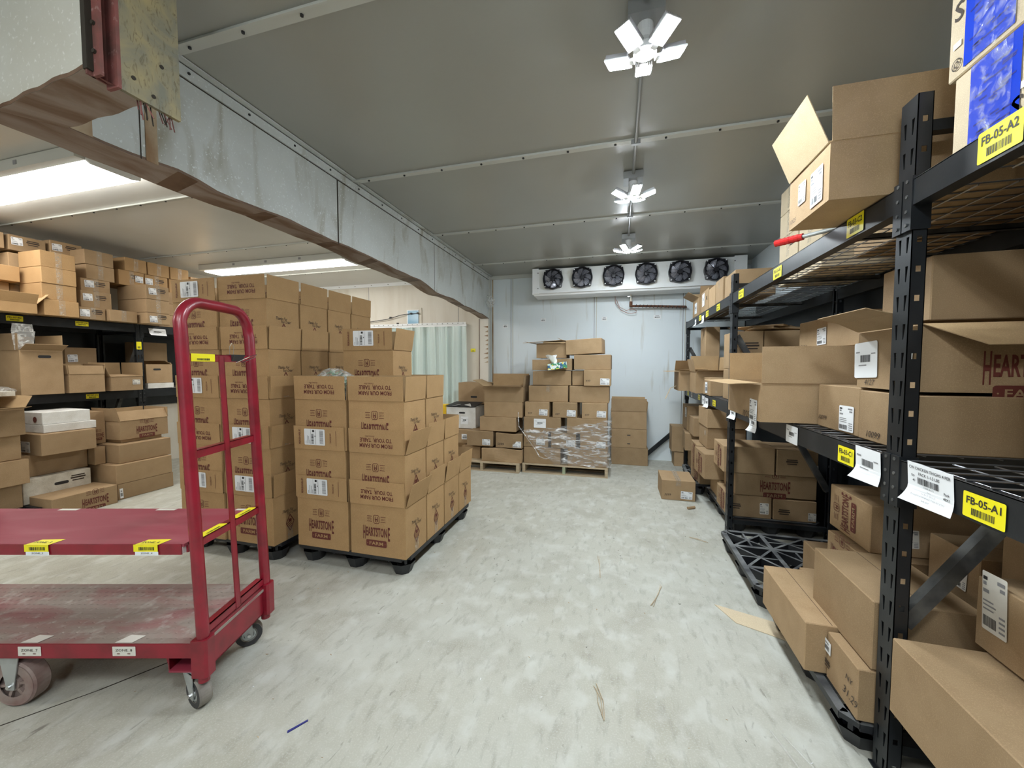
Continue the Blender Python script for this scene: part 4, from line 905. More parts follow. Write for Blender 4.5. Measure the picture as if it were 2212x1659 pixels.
ob('open dark carton crowning the wrapped stack', -1.125, -.70, 5.42, 5.80, 1.61, 1.815, flaps={'F': (100, .02), 'L': (84, .17, -6), 'B': (70, .2), 'R': (-60, .15)}, group=g, mat='kraft')
cb('tilted plain carton lying at the top of the wrapped stack', -.69, -.20, 5.38, 5.80, 1.66, 1.865, rz=-4, group=g, sag=.006).rotation_euler.y = R(-2.5)
# flat sheet lying over the open top
mb = MB(); mb.add([(-.33, -.2, .0), (.22, -.23, .03), (.33, .15, .035), (-.2, .2, .03), (-.33, -.2, .004), (.22, -.23, .034), (.33, .15, .039), (-.2, .2, .034)], [(3, 2, 1, 0), (4, 5, 6, 7), (0, 1, 5, 4), (1, 2, 6, 5), (2, 3, 7, 6), (3, 0, 4, 7)], 'kraft_inner')
tag(mb.obj('cardboard_sheet', None, (-.98, 5.56, 1.819)), 'loose cardboard sheet resting over the topmost open carton', 'cardboard')
# tissue box
mb = MB(); mb.box(-.13, .13, -.06, .06, 0, .085, 'floral', Matrix.Rotation(R(-8), 4, 'Y')); t = mb.obj('tissue_box', None, (-.80, 5.285, 1.455), R(6)); tag(t, 'floral patterned tissue box lying open on the wrapped carton stack', 'tissue box')
mb = MB(); vs = []
for j in range(7):
    for i in range(9):
        a = i / 8 * 2 * math.pi; r = .028 + .05 * (j / 6) ** 1.2 + .012 * math.sin(3 * a + j); vs.append((-.05 - .035 * j / 6 + r * math.cos(a), r * .6 * math.sin(a), .08 + .105 * j / 6 + .012 * math.sin(2 * a)))
mb.add(vs, [(j * 9 + i, j * 9 + i + 1, j * 9 + i + 10, j * 9 + i + 9) for j in range(6) for i in range(8)], 'tissue'); mb.obj('tissue', t, smooth=True)
# stretch film, loose at its lower left
mb = MB(); vs = []; NU, NV = 60, 26
for i in range(NU + 1):
    s = i / NU
    if s < .78: x = -1.30 + s / .78 * 1.20; y = 5.255
    else: x = -.095; y = 5.255 + (s - .78) / .22 * .5
    k = min(s / .78, 1)
    top = .60 + .17 * k ** 1.3 + (.08 * max(0, (s - .7) / .3)); bot = .60 - .46 * min(1, max(0, (k - .02) / .36)) ** .75 if k < .38 else .14 - .0 * k
    for j in range(NV + 1):
        t = j / NV; z = bot + (top - bot) * t
        wr = .010 * math.sin(z * 60 + x * 9) + .007 * math.sin(z * 130 - x * 31) + .006 * math.sin(x * 47)
        vs.append((x + (wr if s >= .78 else 0), y + (wr if s < .78 else 0) + .012, z + .01 * math.sin(x * 25)))
mb.add(vs, [(i * (NV + 1) + j, (i + 1) * (NV + 1) + j, (i + 1) * (NV + 1) + j + 1, i * (NV + 1) + j + 1) for i in range(NU) for j in range(NV)], 'film')
tag(mb.obj('stretch_film', smooth=True), 'wrinkled clear stretch film wrapped round the pallet stack', 'plastic film')
mb = MB(); mb.tube([(-1.34, 5.22, .85), (-1.33, 5.20, .66), (-1.22, 5.23, .5), (-1.10, 5.235, .34), (-1.04, 5.235, .24), (-.95, 5.235, .215), (-.85, 5.235, .26)], .008, 'film', 6)
tag(mb.obj('film_tail', smooth=True), 'twisted loose tail of clear film hanging from the wrapped stack', 'plastic film')

g = 'cartons on the left wooden pallet'
cb('crushed carton at the bottom front of the left wooden pallet', -1.885, -1.295, 5.22, 5.65, .131, .335, sag=.032, group=g)
cb('carton behind the crushed one, far left of the wooden pallet', -2.24, -1.95, 5.34, 5.75, .131, .31, group=g)
cb('labelled carton, left of the second row on the left pallet', -2.115, -1.72, 5.23, 5.65, .345, .56, sag=.008, stick=[CH(.10, .06)], group=g)
cb('labelled carton, right of the second row on the left pallet', -1.675, -1.29, 5.23, 5.65, .338, .545, sag=.010, stick=[CH(.12, .055)], prints=[('F', -.12, .05, .10, 't:5099')], group=g)
cb('plain carton, third from the floor on the left pallet', -1.925, -1.385, 5.26, 5.68, .563, .765, group=g)
cb('plain carton under the open one on the left pallet', -1.865, -1.30, 5.28, 5.70, .767, .985, group=g)
ob('open plain carton topping the left pallet stack', -1.86, -1.29, 5.28, 5.68, .987, 1.20, flaps={'F': (82, .10), 'B': (2, .18), 'L': (58, .20, 10), 'R': (3, .16)}, group=g)
cb('dark carton with a torn label behind the front cartons', -2.36, -2.13, 5.42, 5.8, .33, .535, group=g, stick=[('F', .02, .10, .10, .08, 'bar')])
b_ = ob('white lidded carton with a black hand hole beside the left stack', -2.56, -2.08, 5.50, 5.88, .545, .865, mat='card_white', inner='card_white', flaps={'L': (-80, .19), 'R': (-78, .19), 'F': (-86, .12), 'B': (-84, .2)}, prints=[('F', .02, .235, .10, 'hole')], stick=[('F', .06, .12, .12, .12, 'paper')], group=g)
mb = MB(); mb.prism([(-.25, -.20, 0), (.24, -.20, 0), (.24, .2, .04), (-.22, .2, .04)], (0, 0, .004), 'ink_black'); tag(mb.obj('dark_board', None, (-2.33, 5.68, .875)), 'thin dark board lying on the white carton', 'board')
cb('brown carton supporting the white carton behind the printed stack', -2.55, -2.10, 5.82, 6.2, .131, .54, group=g)
cb('second brown carton behind, under the hand hole carton', -2.55, -2.05, 5.92, 6.30, .55, .87, group=g)
cb('brown carton with an oval hand hole by the back wall', -2.53, -1.95, 5.90, 6.28, .88, 1.225, prints=[('F', -.02, .115, .11, 'hole')], group=g)
mb = MB(); mb.box(-.05, .05, -.05, .05, 0, .17, 'yellow_plastic'); mb.box(-.06, .06, -.06, .06, .17, .19, 'yellow_plastic')
tag(mb.obj('yellow_post', None, (-2.65, 5.62, .0)), 'yellow plastic post top peeping out behind the printed cartons', 'post'); bpy.data.objects['yellow_post'].scale = (1, 1, 4.7)
g = 'cartons leaning by the back wall'
cb('plain carton at the bottom of the four-high stack by the back wall', -.09, .44, 6.06, 6.45, 0, .262, group=g)
cb('carton with two small round holes in the stack by the back wall', -.095, .42, 6.06, 6.45, .264, .545, group=g, tape='x', prints=[('F', .0, .19, .05, 'hole'), ('F', .0, .06, .045, 'hole')])
ob('open plain carton at the top of the stack by the back wall', -.10, .415, 6.07, 6.45, .55, .815, flaps={'F': (1, .19), 'B': (4, .19), 'L': (-20, .15), 'R': (5, .14)}, group=g)
cb('low dark strip of carton between the two pallet stacks', -1.27, -1.17, 5.95, 6.3, .0, 1.05, group=g)
# leaning black bar
mb = MB(); a = Vector((.36, 6.40, .02)); b = Vector((.87, 6.44, .50)); d = (b - a).normalized(); n = Vector((-d.z, 0, d.x)) * .03
mb.prism([a - n, b - n, b + n, a + n], (0, .03, 0), 'steel_black'); tag(mb.obj('spare_rack_beam'), 'black steel beam leaning against the back wall by the rack', 'beam')

# ---------------------------------------------------------------- cooling unit
E_ = empty('cooling_unit', (.175, 6.10, 2.66)); tag(E_, 'long white six fan cooling unit hung under the ceiling', 'cooling unit')
UX0, UX1 = -1.335 - .175, 1.70 - .175
mb = MB(); mb.prism([(UX0 + .10, 0, .0), (UX0 + .10, .35, 0), (UX0 + .10, .35, .355), (UX0 + .10, 0, .355)], (UX1 - UX0 - .26, 0, 0), 'unit_white'); mb.obj('housing', E_)
mb = MB(); mb.prism([(UX0 + .02, .01, -.005), (UX0 + .02, .03, -.05), (UX0 + .02, .33, -.06), (UX0 + .02, .35, -.005)], (UX1 - UX0 - .04, 0, 0), 'metal_white'); mb.box(UX0, UX1 - .01, -.012, .004, -.02, .005, 'metal_white'); mb.obj('drip_tray', E_)
for xa, xb in ((UX0, UX0 + .10), (UX1 - .16, UX1)):
    mb = MB(); mb.box(xa, xb, -.004, .355, -.03, .37, 'metal_white')
    for z in (.06, .30): mb.rod(((xa + .1 if xa == UX0 else xa + .015) - .01, -.004, z), ((xa + .1 if xa == UX0 else xa + .015) - .01, -.008, z), .008, 'ink_black', 6)
    mb.obj('end_panel', E_)
mb = MB()
for x in (UX0 + .06, UX1 - .15, 0.0): mb.box(x - .015, x + .015, .14, .20, .35, .40, 'conduit_grey')
mb.obj('hanger', E_)
mb = MB(); mb.box(UX1 - .10, UX1 - .065, -.007, -.004, .065, .145, 'emblem_blue'); mb.box(UX1 - .10, UX1 - .02, -.007, -.004, .065, .095, 'emblem_blue'); mb.box(UX1 - .055, UX1 - .025, -.007, -.004, .098, .125, 'emblem_blue')
mb.box(UX1 - .095, UX1 - .025, -.007, -.004, .045, .052, 'emblem_blue'); mb.obj('blue_emblem', E_)
FR = .155
fm = MB(); ring = []; seg = 40
for k in range(seg):      # rounded square venturi plate
    a = 2 * math.pi * k / seg; c, s = math.cos(a), math.sin(a); rr = (abs(c) ** 5 + abs(s) ** 5) ** (-1 / 5); ring.append((min(FR * 1.03 * rr, FR * 1.18)))
vs = []
for k in range(seg):
    a = 2 * math.pi * k / seg + math.pi / 4; c, s = math.cos(a), math.sin(a); bump_ = FR * (1.0 + .17 * max(0, math.cos(4 * (a - math.pi / 4))) ** 3)
    vs += [(c * bump_, -.012, s * bump_), (c * FR * .93, -.022, s * FR * .93), (c * FR * .90, .055, s * FR * .90), (c * bump_, .06, s * bump_)]
fs = []
for k in range(seg):
    q = (k + 1) % seg
    for j in range(2): fs.append((4 * k + j, 4 * q + j, 4 * q + j + 1, 4 * k + j + 1))
    fs.append((4 * k + 3, 4 * q + 3, 4 * q, 4 * k))
fm.add(vs, fs, 'fan_black'); pass
fm.add([(math.cos(2 * math.pi * k / 24) * FR * .92, .052, math.sin(2 * math.pi * k / 24) * FR * .92) for k in range(24)], [tuple(range(24))], 'fan_black')
for a in (45, 135, 225, 315): fm.rod((math.cos(R(a)) * FR * 1.08, -.012, math.sin(R(a)) * FR * 1.08), (math.cos(R(a)) * FR * 1.08, -.018, math.sin(R(a)) * FR * 1.08), .009, 'metal_white', 8)
fan_me = fm.mesh('fan')
gm = MB()
for r in [FR * (.2 + .12 * k) for k in range(7)]:
    gm.tube([(r * math.cos(2 * math.pi * i / 28), -.030 + .012 * (r / FR) ** 2, r * math.sin(2 * math.pi * i / 28)) for i in range(29)], .0013, 'fan_black', 3)
for k in range(12): gm.rod((.02 * math.cos(R(30 * k)), -.030, .02 * math.sin(R(30 * k))), (FR * .95 * math.cos(R(30 * k + 14)), -.016, FR * .95 * math.sin(R(30 * k + 14))), .0013, 'fan_black', 3)
guard_me = gm.mesh('fan_guard')
bm_ = MB()
for k in range(7):
    a0 = 2 * math.pi * k / 7; vs = []; nr, na = 6, 5
    for i in range(nr + 1):
        r = FR * (.20 + .66 * i / nr); span = .30 + .34 * math.sin(math.pi * (.12 + .80 * i / nr)); sw = -.55 * (i / nr)
        for j in range(na + 1):
            t = (j / na - .5); a = a0 + sw + span * t * 1.45; vs.append((r * math.cos(a), .018 + .035 * t, r * math.sin(a)))
    bm_.add(vs, [(i * (na + 1) + j, i * (na + 1) + j + 1, (i + 1) * (na + 1) + j + 1, (i + 1) * (na + 1) + j) for i in range(nr) for j in range(na)], 'fan_blade')
bm_.lathe([(0, -.005), (.03, -.003), (.036, .02), (.036, .06)], (0, 0, 0), (0, 1, 0), 'fan_black', 16)
blade_me = bm_.mesh('fan_blades')
for i, x in enumerate((-1.0, -.55, -.087, .374, .832, 1.30)):
    o = link('fan', fan_me, E_, (x - .175, -.064, .185), 0); o.rotation_euler = (0, 0, 0)
    b = link('fan_blades', blade_me, o); b.rotation_euler = (0, R(17 * i * i + 5), 0)
    link('fan_guard', guard_me, o)
# drain pipe with valve and insulated run
E_ = empty('drain_pipe', (.175, 6.38, 2.45)); tag(E_, 'drain pipe with valve and cable wrapped run below the cooling unit', 'pipe')
mb = MB(); mb.rod((0, 0, .0), (0, 0, .17), .014, 'brass', 10); mb.rod((0, 0, .10), (0, 0, .125), .024, 'zinc', 10); mb.box(-.05, 0, -.012, .012, .12, .135, 'chrome'); mb.rod((0, 0, -.03), (0, 0, .05), .024, 'insulation', 10); mb.obj('valve', E_)
mb = MB(); mb.tube([(0, 0, -.02), (.3, .02, -.03), (.8, .04, -.055), (.80, .05, -.06)], .018, 'insulation', 10)
for k in range(14): x = .06 + k * .054; z = -.02 - .055 * (x / .8); mb.tube([(x, -.02, z - .02), (x + .012, -.026, z), (x + .024, -.01, z + .022)], .006, 'rubber_dark', 5)
mb.obj('insulated_pipe', E_)
mb = MB(); mb.tube([(-.24, .06, .17), (-.235, .06, .05), (-.15, .06, -.07), (-.03, .05, -.13), (.08, .04, -.12), (.09, .04, -.09), (.02, .03, -.06), (-.07, .05, -.08), (-.17, .06, -.02), (-.22, .06, .10)], .004, 'copper_wire', 6); mb.obj('loose_wire', E_)
# clear bag stuck on the divider corner
mb = MB(); blob(mb, (0, 0, 0), .075, .09, .11, 'bag_film', .25, 9); tag(mb.obj('plastic_bag', None, (-2.12, 6.30, 2.585)), 'crumpled clear plastic hanging at the divider end', 'bag')

# ---------------------------------------------------------------- right rack: upper deck
AS = lambda a, b, w_=.11, h_=.08, k='chick': ('L', a, b, w_, h_, k)
g = 'cartons on the upper deck of the right rack'; UZ = 2.127
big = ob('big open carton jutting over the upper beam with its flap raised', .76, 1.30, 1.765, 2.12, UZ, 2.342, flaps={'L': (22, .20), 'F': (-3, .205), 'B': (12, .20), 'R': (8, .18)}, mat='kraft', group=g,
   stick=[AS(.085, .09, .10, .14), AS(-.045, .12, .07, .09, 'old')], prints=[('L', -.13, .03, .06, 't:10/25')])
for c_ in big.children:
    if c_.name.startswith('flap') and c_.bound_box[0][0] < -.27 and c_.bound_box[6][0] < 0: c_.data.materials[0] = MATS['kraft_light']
cb('brown carton filling the upper deck behind the big open carton', 1.32, 1.70, 1.80, 2.3, UZ, 2.62, group=g, tape='x')
cb('smaller carton behind the big open carton, against the wall side', 1.32, 1.70, 2.34, 2.75, UZ, 2.45, group=g, tape='x')
for c, y in enumerate((2.92, 3.27)):
    for k in range(4):
        cb('taped carton, %s tier of the %s column set back on the upper deck' % (TIER[k], ('near', 'far')[c]), 1.23, 1.70, y, y + .33, UZ + .183 * k, UZ + .183 * k + .181, tape='x', drop=.16, group=g, mat='kraft_pale', prints=[('L', .07, .11, .10, 'small')])
for i, (x0, x1, ya, yb, z0, z1, lb) in enumerate(((1.0, 1.35, 1.335, 1.57, UZ, 2.385, 'low carton with a blue panel right beside the nearest rack post'), (1.0, 1.42, 1.30, 1.60, 2.39, 2.665, 'tilted top carton with a blue panel under clear tape'), (1.0, 1.40, .98, 1.285, UZ, 2.40, 'carton with a blue panel at the right edge of the picture'), (1.0, 1.40, .66, .97, UZ, 2.40, 'carton with a blue panel beyond the right edge'))):
    o = cb(lb, x0, x1, ya, yb, z0, z1, mat='kraft_pale', group=g, prints=[('L', (.02, -.01, -.02, 0)[i], .015, .155 if i != 1 else .16, 'bluepanel'), ('L', -.115 if i == 1 or i == 2 else .092, .2 if i == 1 or i == 2 else .05, .032, 'b:S')])
    if i != 3:
        w_, d_, h_ = x1 - x0, yb - ya, z1 - z0; t = MB(); fo, u, v = frame('L', w_, d_, h_, .005); t.panel(fo, u, v, -.055, .075, .005, h_ - .005, 'tape_clear'); t.obj('packing_tape', o)
        s_ = -1 if i in (1, 2) else 1; t = MB(); fo, u, v = frame('L', w_, d_, h_, .0035); t.rrect(fo + u * (s_ * .115) + v * (.04 if s_ < 0 else .215), u, v, .035, .035, .017, 'ink_dark', hole=.003); t.rrect(fo + u * (s_ * .115) + v * (.04 if s_ < 0 else .215), u, v, .018, .018, .008, 'ink_dark', hole=.003)
        t.panel(fo, u, v, *sorted((s_ * .10, s_ * .13)), .09, .108, 'paper'); t.obj('printed_stamp', o)
cb('plain carton behind the blue panelled ones', 1.44, 1.72, 1.28, 1.60, UZ, 2.42, group=g)
cb('brown carton on the upper deck over the near bay', 1.44, 1.72, .70, 1.24, UZ, 2.46, group=g)
cb('far carton with two white papers on the upper deck beyond the second post', .99, 1.30, 4.95, 5.35, UZ, 2.40, group=g, stick=[AS(-.06, .17, .13, .15, 'paper')], prints=[('L', .12, .17, .07, 'b:RL')])
ob('open far carton at the back end of the upper deck', .97, 1.30, 5.38, 5.80, UZ, 2.36, flaps={'L': (60, .14), 'B': (30, .14), 'F': (20, .14), 'R': (10, .1)}, group=g, stick=[AS(0.02, .12, .16, .14, 'paper')])
cb('pale carton on the upper deck just beyond the second post', .99, 1.30, 4.30, 4.60, UZ, 2.385, group=g, tape='x')
cb('carton touching the pale one on the upper deck beyond the second post', .99, 1.30, 4.62, 4.92, UZ, 2.37, group=g)
cb('carton close behind the second post on the upper deck', 1.0, 1.32, 3.92, 4.27, UZ, 2.36, group=g)
for k, (xa, ya, yb, z0, z1) in enumerate(((1.0, -.5, .05, 1.182, 1.55), (1.0, .10, .62, 1.182, 1.60), (1.0, .66, 1.02, 1.182, 1.72), (1.05, .10, .62, 1.602, 1.95), (1.05, -.5, .05, 1.552, 1.93), (1.0, 1.03, 1.235, 1.182, 1.80), (1.05, .64, 1.02, 1.73, 1.98))):
    cb('unseen added carton %s on the lower deck of the nearest rack bay, blocks lamp light' % ('first', 'second', 'third', 'fourth', 'fifth', 'sixth', 'seventh')[k], xa, 1.70, ya, yb, z0, z1, group='added unseen cartons blocking lamp light beside the camera')  # unseen, added to keep front lamp light off the rack boxes
# red handled bar
E_ = empty('red_handled_bar', (.80, 2.40, 2.150)); tag(E_, 'grey steel bar with a red grip poking out over the upper beam', 'tool')
d = Vector((.40, -.42, -.0)).normalized()
mb = MB(); mb.rod((0, 0, 0), d * .13, .017, 'grip_red', 12); [mb.rod(d * (.02 + .02 * k), d * (.03 + .02 * k), .0185, 'grip_red', 12) for k in range(5)]; mb.obj('grip', E_)
mb = MB(); mb.rod(d * .13, d * .52, .010, 'zinc', 10); mb.obj('bar', E_)

# ---------------------------------------------------------------- right rack: lower deck
g = 'cartons on the lower deck of the right rack'; DZ = 1.182
cb('long labelled carton marked 10099 at the nearest post, lower deck', 1.03, 1.72, 1.725, 2.055, DZ, 1.392, group=g, prints=[('L', -.06, .03, .09, 't:10099')])
cb('labelled carton marked 10099, second from the nearest post on the lower deck', 1.035, 1.60, 2.065, 2.43, DZ, 1.402, group=g, stick=[AS(.09, .07, .12, .12)], prints=[('L', -.13, .05, .08, 't:10099')])
ob('open farm carton marked 4127 with wide flaps, lower deck', 1.04, 1.72, 1.735, 2.10, 1.405, 1.648, flaps={'L': (62, .17, 12), 'F': (128, .13, 0, .9), 'B': (50, .15), 'R': (10, .1)}, group=g,
   stick=[AS(-.12, .12, .16, .155, 'paper'), AS(.115, .15, .09, .13, 'chick')], prints=[('L', -.09, .025, .07, 't:4127'), ('F', -.03, .095, .26, 'hsdark')])
cb('dusty taped carton lying on the open farm carton, lower deck', 1.10, 1.72, 1.76, 2.06, 1.665, 1.90, group=g, mat='kraft', rz=-3, tape='x')
ob('wide open carton jutting out over the lower beam', .775, 1.27, 2.475, 3.13, DZ, 1.402, flaps={'F': (-2, .205), 'L': (93, .16), 'B': (2, .19), 'R': (-8, .18)}, group=g, stick=[AS(.22, .055, .13, .13)], prints=[('L', .08, .02, .12, 't:10/25')])
cb('carton behind the wide open one, lower, by the wall side', 1.31, 1.72, 2.90, 3.30, DZ, 1.39, group=g)
cb('carton behind the wide open one, upper, by the wall side', 1.29, 1.70, 2.905, 3.30, 1.392, 1.60, group=g)
cb('labelled carton topping the stack behind the wide open one', 1.28, 1.72, 2.90, 3.32, 1.602, 1.808, group=g, stick=[AS(.12, .09, .12, .11)], prints=[('L', -.13, .03, .09, 't:3694')])
cb('dark farm carton over the one marked 10099, by the wall side', 1.25, 1.73, 2.50, 2.86, 1.405, 1.61, group=g)
cb('dark farm carton with printed front on top by the wall side', 1.25, 1.73, 2.50, 2.86, 1.612, 1.80, group=g, prints=[('F', .08, .05, .24, 'hs')])
for lv, z in enumerate((DZ, 1.470)):
    cb('%s dark carton with an S print just past the second post' % ('lower', 'upper')[lv], 1.0, 1.225, 3.88, 4.25, z, z + (.285, .335)[lv], group=g, prints=[('F', -.07, .25, .035, 'b:S'), ('F', .02, .2, .12, 'small'), ('F', .0, .07, .13, 'small')])
    cb('%s plain dark carton beside the one with an S print' % ('lower', 'upper')[lv], 1.232, 1.68, 3.88, 4.25, z, z + (.285, .335)[lv], group=g)
mb = MB(); blob(mb, (0, 0, 0), .24, .12, .03, 'kraft', .5, 5, 16, 8); tag(mb.obj('crumpled_paper', None, (1.30, 4.02, 1.838)), 'crumpled brown paper on the dark cartons past the second post', 'paper')
ob('open carton with a torn label just past the second post', .86, 1.18, 4.86, 5.24, DZ, 1.43, flaps={'F': (80, .10), 'B': (-1, .19), 'L': (12, .15), 'R': (2, .17)}, group=g, stick=[('F', .13, .10, .07, .16, 'old')])
far_box = ob('far open carton hanging over the lower beam with dangling flaps', .74, 1.06, 5.30, 5.72, DZ, 1.43, flaps={'F': (75, .09), 'L': (92, .14), 'B': (-35, .17), 'R': (-10, .1)}, group=g)
cb('short carton between the open ones past the second post', .93, 1.20, 4.46, 4.82, DZ, 1.37, group=g, stick=[AS(0, .08, .12, .12, 'bar')])
mb = MB(); mb.prism([(-.0, -.03, 0), (-.0, .03, 0), (-.07, .03, -.03), (-.07, -.03, -.03)], (0, 0, .004), 'kraft_pale'); mb.prism([(-.07, -.03, -.03), (-.07, .03, -.03), (-.13, .035, -.17), (-.13, -.035, -.17)], (.004, 0, .002), 'kraft_pale')
mb.obj('torn_flap', far_box, (-.165, -.01, .05))
cb('carton standing at the far end of the lower deck by the wall side', 1.15, 1.62, 5.35, 5.75, DZ, 1.42, group=g)
cb('tall brown carton stack side seen behind the second post', 1.04, 1.20, 5.30, 5.6, 1.435, 1.98, group=g)

# ---------------------------------------------------------------- right rack: floor level
g = 'cartons on the floor pallets under the right rack'
cb('small plain carton sticking out at the aisle beside the pallet edge', .815, 1.02, 1.955, 2.47, .142, .362, group=g)
cb('low plain carton behind the small one near the pallet edge', 1.025, 1.25, 2.19, 2.56, .142, .335, group=g)
cb('carton marked NY 31.29 standing in front of the nearest post', .895, 1.10, 1.722, 1.945, .142, .345, group=g, stick=[AS(-.11, .14, .07, .055, 'bar')], prints=[('L', .06, .12, .05, 't:NY'), ('L', .07, .06, .10, 't:31.29'), ('L', -.11, .06, .06, 'small')])
cb('larger plain carton leaning behind the one marked NY', .935, 1.27, 1.725, 2.18, .350, .615, group=g)
cb('flat plain carton deep behind the nearest post', 1.28, 1.70, 1.74, 2.30, .142, .48, group=g)
cb('huge smooth carton filling the lower right corner', .925, 1.60, .62, 1.60, .302, .565, group=g, sag=.005)
cb('dark carton hidden below the huge one', 1.08, 1.66, .66, 1.50, .132, .300, group=g)
cb('labelled carton standing on the huge one, right edge', 1.17, 1.60, 1.30, 1.635, .567, .80, group=g, stick=[AS(-.10, .17, .085, .19, 'old')])
cb('second carton on the huge one beyond the right edge', 1.17, 1.60, .92, 1.28, .567, .80, group=g)
cb('upper farm carton deep in the shade between the first two posts', 1.22, 1.66, 2.30, 2.68, .565, .805, group=g, prints=[('L', -.03, .125, .21, 'hsv')], stick=[('F', -.06, .09, .07, .09, 'old')])
cb('lower farm carton deep in the shade between the first two posts', 1.17, 1.66, 2.24, 2.585, .345, .562, group=g, prints=[('L', -.02, .12, .22, 'hs')])
cb('bottom carton under the shaded farm cartons', 1.20, 1.66, 2.60, 2.95, .142, .342, group=g)
cb('labelled shaded carton right behind the nearest post', 1.40, 1.74, 1.95, 2.21, .485, .73, group=g, stick=[AS(.05, .13, .06, .10, 'old')])
cb('tall shaded carton at the wall side behind the nearest post', 1.45, 1.76, 1.68, 1.93, .485, .93, group=g)
FD = .142
cb('bottom left dark carton facing the aisle end on the second bay pallet', .965, 1.32, 3.86, 4.24, FD, .335, group=g, prints=[('F', -.11, .09, .09, 'small'), ('L', .0, .10, .20, 'hsv')], stick=[('F', .12, .09, .07, .10, 'old')])
cb('bottom right dark carton facing the aisle end on the second bay pallet', 1.335, 1.66, 3.86, 4.24, FD, .325, group=g, prints=[('F', -.08, .07, .09, 'small')], stick=[('F', .13, .05, .06, .07, 'old')])
cb('long farm carton with the clear printed name past the second post', 1.03, 1.66, 3.87, 4.24, .338, .535, group=g, prints=[('F', -.0, .10, .235, 'hs')])
cb('upper left dark carton over the long farm carton', .93, 1.335, 3.86, 4.24, .538, .775, group=g, prints=[('L', .0, .115, .21, 'hsv')])
cb('upper right dark carton over the long farm carton', 1.35, 1.66, 3.86, 4.24, .538, .765, group=g, prints=[('F', -.04, .12, .09, 'small')], stick=[('F', .135, .07, .04, .07, 'old')])
cb('farm carton jutting out past the second post, middle tier', .845, 1.18, 4.29, 4.70, .345, .60, group=g, prints=[('L', .0, .12, .22, 'hsv')], rz=3)
cb('plain bottom carton below the jutting farm carton', 1.0, 1.4, 4.29, 4.68, FD, .340, group=g)
cb('farm carton further back, middle tier on the floor pallets', .87, 1.20, 4.74, 5.12, .355, .60, group=g, prints=[('L', .0, .12, .22, 'hsv')])
cb('farm carton at the bottom further back on the floor pallets', .90, 1.25, 4.82, 5.20, FD, .350, group=g, prints=[('L', .0, .10, .2, 'hsv')], rz=5)
cb('plain carton under the dark lidded one past the second post', .93, 1.30, 4.55, 4.98, .605, .83, group=g, stick=[AS(.12, .16, .03, .05, 'old')])
cb('dark carton with loose film, top of the pile past the second post', .92, 1.32, 4.52, 4.98, .835, 1.035, group=g)
cb('plain carton leaning out near the far end of the rack', .86, 1.16, 5.40, 5.80, .40, .625, group=g, rz=-4)
cb('small plain carton above the leaning one near the far end', .90, 1.16, 5.15, 5.50, .63, .86, group=g)
cb('supporting carton below the leaning one', .94, 1.3, 5.38, 5.76, .142, .395, group=g)
cb('labelled far carton beside the last rack post', .90, 1.3, 5.62, 6.02, .63, .96, group=g, stick=[AS(.10, .24, .13, .13, 'old')])
cb('farthest carton standing on the floor behind the last post', .78, 1.05, 6.17, 6.45, .22, .60, group=g)
cb('small floor carton holding up the farthest one', .82, 1.05, 6.18, 6.45, 0, .215, group=g)
cb('lone taped carton on the open floor before the right rack', .485, .835, 4.595, 5.02, 0, .222, tape='y', drop=.06, group=None, stick=[('F', .085, .065, .12, .085, 'chick')], prints=[('F', -.11, .06, .07, 't:5099')])

# ---------------------------------------------------------------- left rack
RS = lambda a, b, w_=.085, h_=.08, k='chick': ('R', a, b, w_, h_, k)
g = 'cartons on the upper deck of the left rack'; LZ = 2.036
def lt(label, xf, ya, yb, z0, z1, L=.42, st=None, tp=True, pr=True, mat='kraft', rz=0):
    return cb(label, xf - L, xf, ya, yb, z0, z1, tape='x' if tp else None, drop=(z1 - z0) * .95, group=g, mat=mat, stick=[RS(*st)] if st else (), prints=[('R', .04, (z1 - z0) * .62, .10, 'small')] if pr else (), rz=rz)
for k, (z, nm) in enumerate(((2.036, 'bottom'), (2.207, 'second'), (2.377, 'third'), (2.547, 'top'))):
    lt('pale taped carton, %s of the four-high stack at the left rack' % nm, -5.85 + (.02, -.01, .0, -.005)[k], 2.665, 2.94, z, z + .168, L=.36, pr=False, mat='kraft_new')
for k in range(3): lt('taped carton, %s of the stack left of the four-high one' % ('bottom', 'second', 'third')[k], -6.24, 2.30, 2.60, 2.036 + .172 * k, 2.206 + .172 * k, L=.40, tp=False, pr=False)
ob('open pale low carton at the left edge, front of the upper deck', -6.20, -5.80, 2.22, 2.60, 2.036, 2.14, flaps={'R': (25, .10), 'B': (40, .14), 'F': (5, .1), 'L': (5, .1)}, mat='kraft_new', group=g)
lt('pale carton standing on the low open one at the left edge', -6.12, 2.36, 2.63, 2.21 + .172, 2.54, L=.3, tp=False, pr=False, mat='kraft_new')
for k, (a, b, z, st) in enumerate(((2.30, 2.60, 2.74, (.05, .07)), (2.63, 2.91, 2.74, (-.08, .10)), (2.945, 3.22, 2.775, (-.08, .09)))):
    lt('labelled printed carton on the back row top, number %s from the left edge' % ('one', 'two', 'three')[k], -6.28, a, b, z, z + .165, L=.40, st=st, tp=False)
for k, z in enumerate((2.036, 2.205, 2.375, 2.545)):
    lt('back row carton %s tier behind the four-high stack' % TIER[k], -6.28, 2.62, 2.93, z, z + .166, L=.4, tp=False)
    lt('back row carton %s tier behind the labelled middle stack' % TIER[k], -6.36, 2.95, 3.25, z, z + .166, L=.36, tp=False)
lt('carton on the fifth tier behind the labelled middle stack', -6.30, 2.95, 3.23, 2.715, 2.772 , L=.36, tp=False, pr=False)
lt('labelled printed carton, bottom left of the middle stack', -5.90, 2.975, 3.21, 2.036, 2.172, st=(-.07, .07))
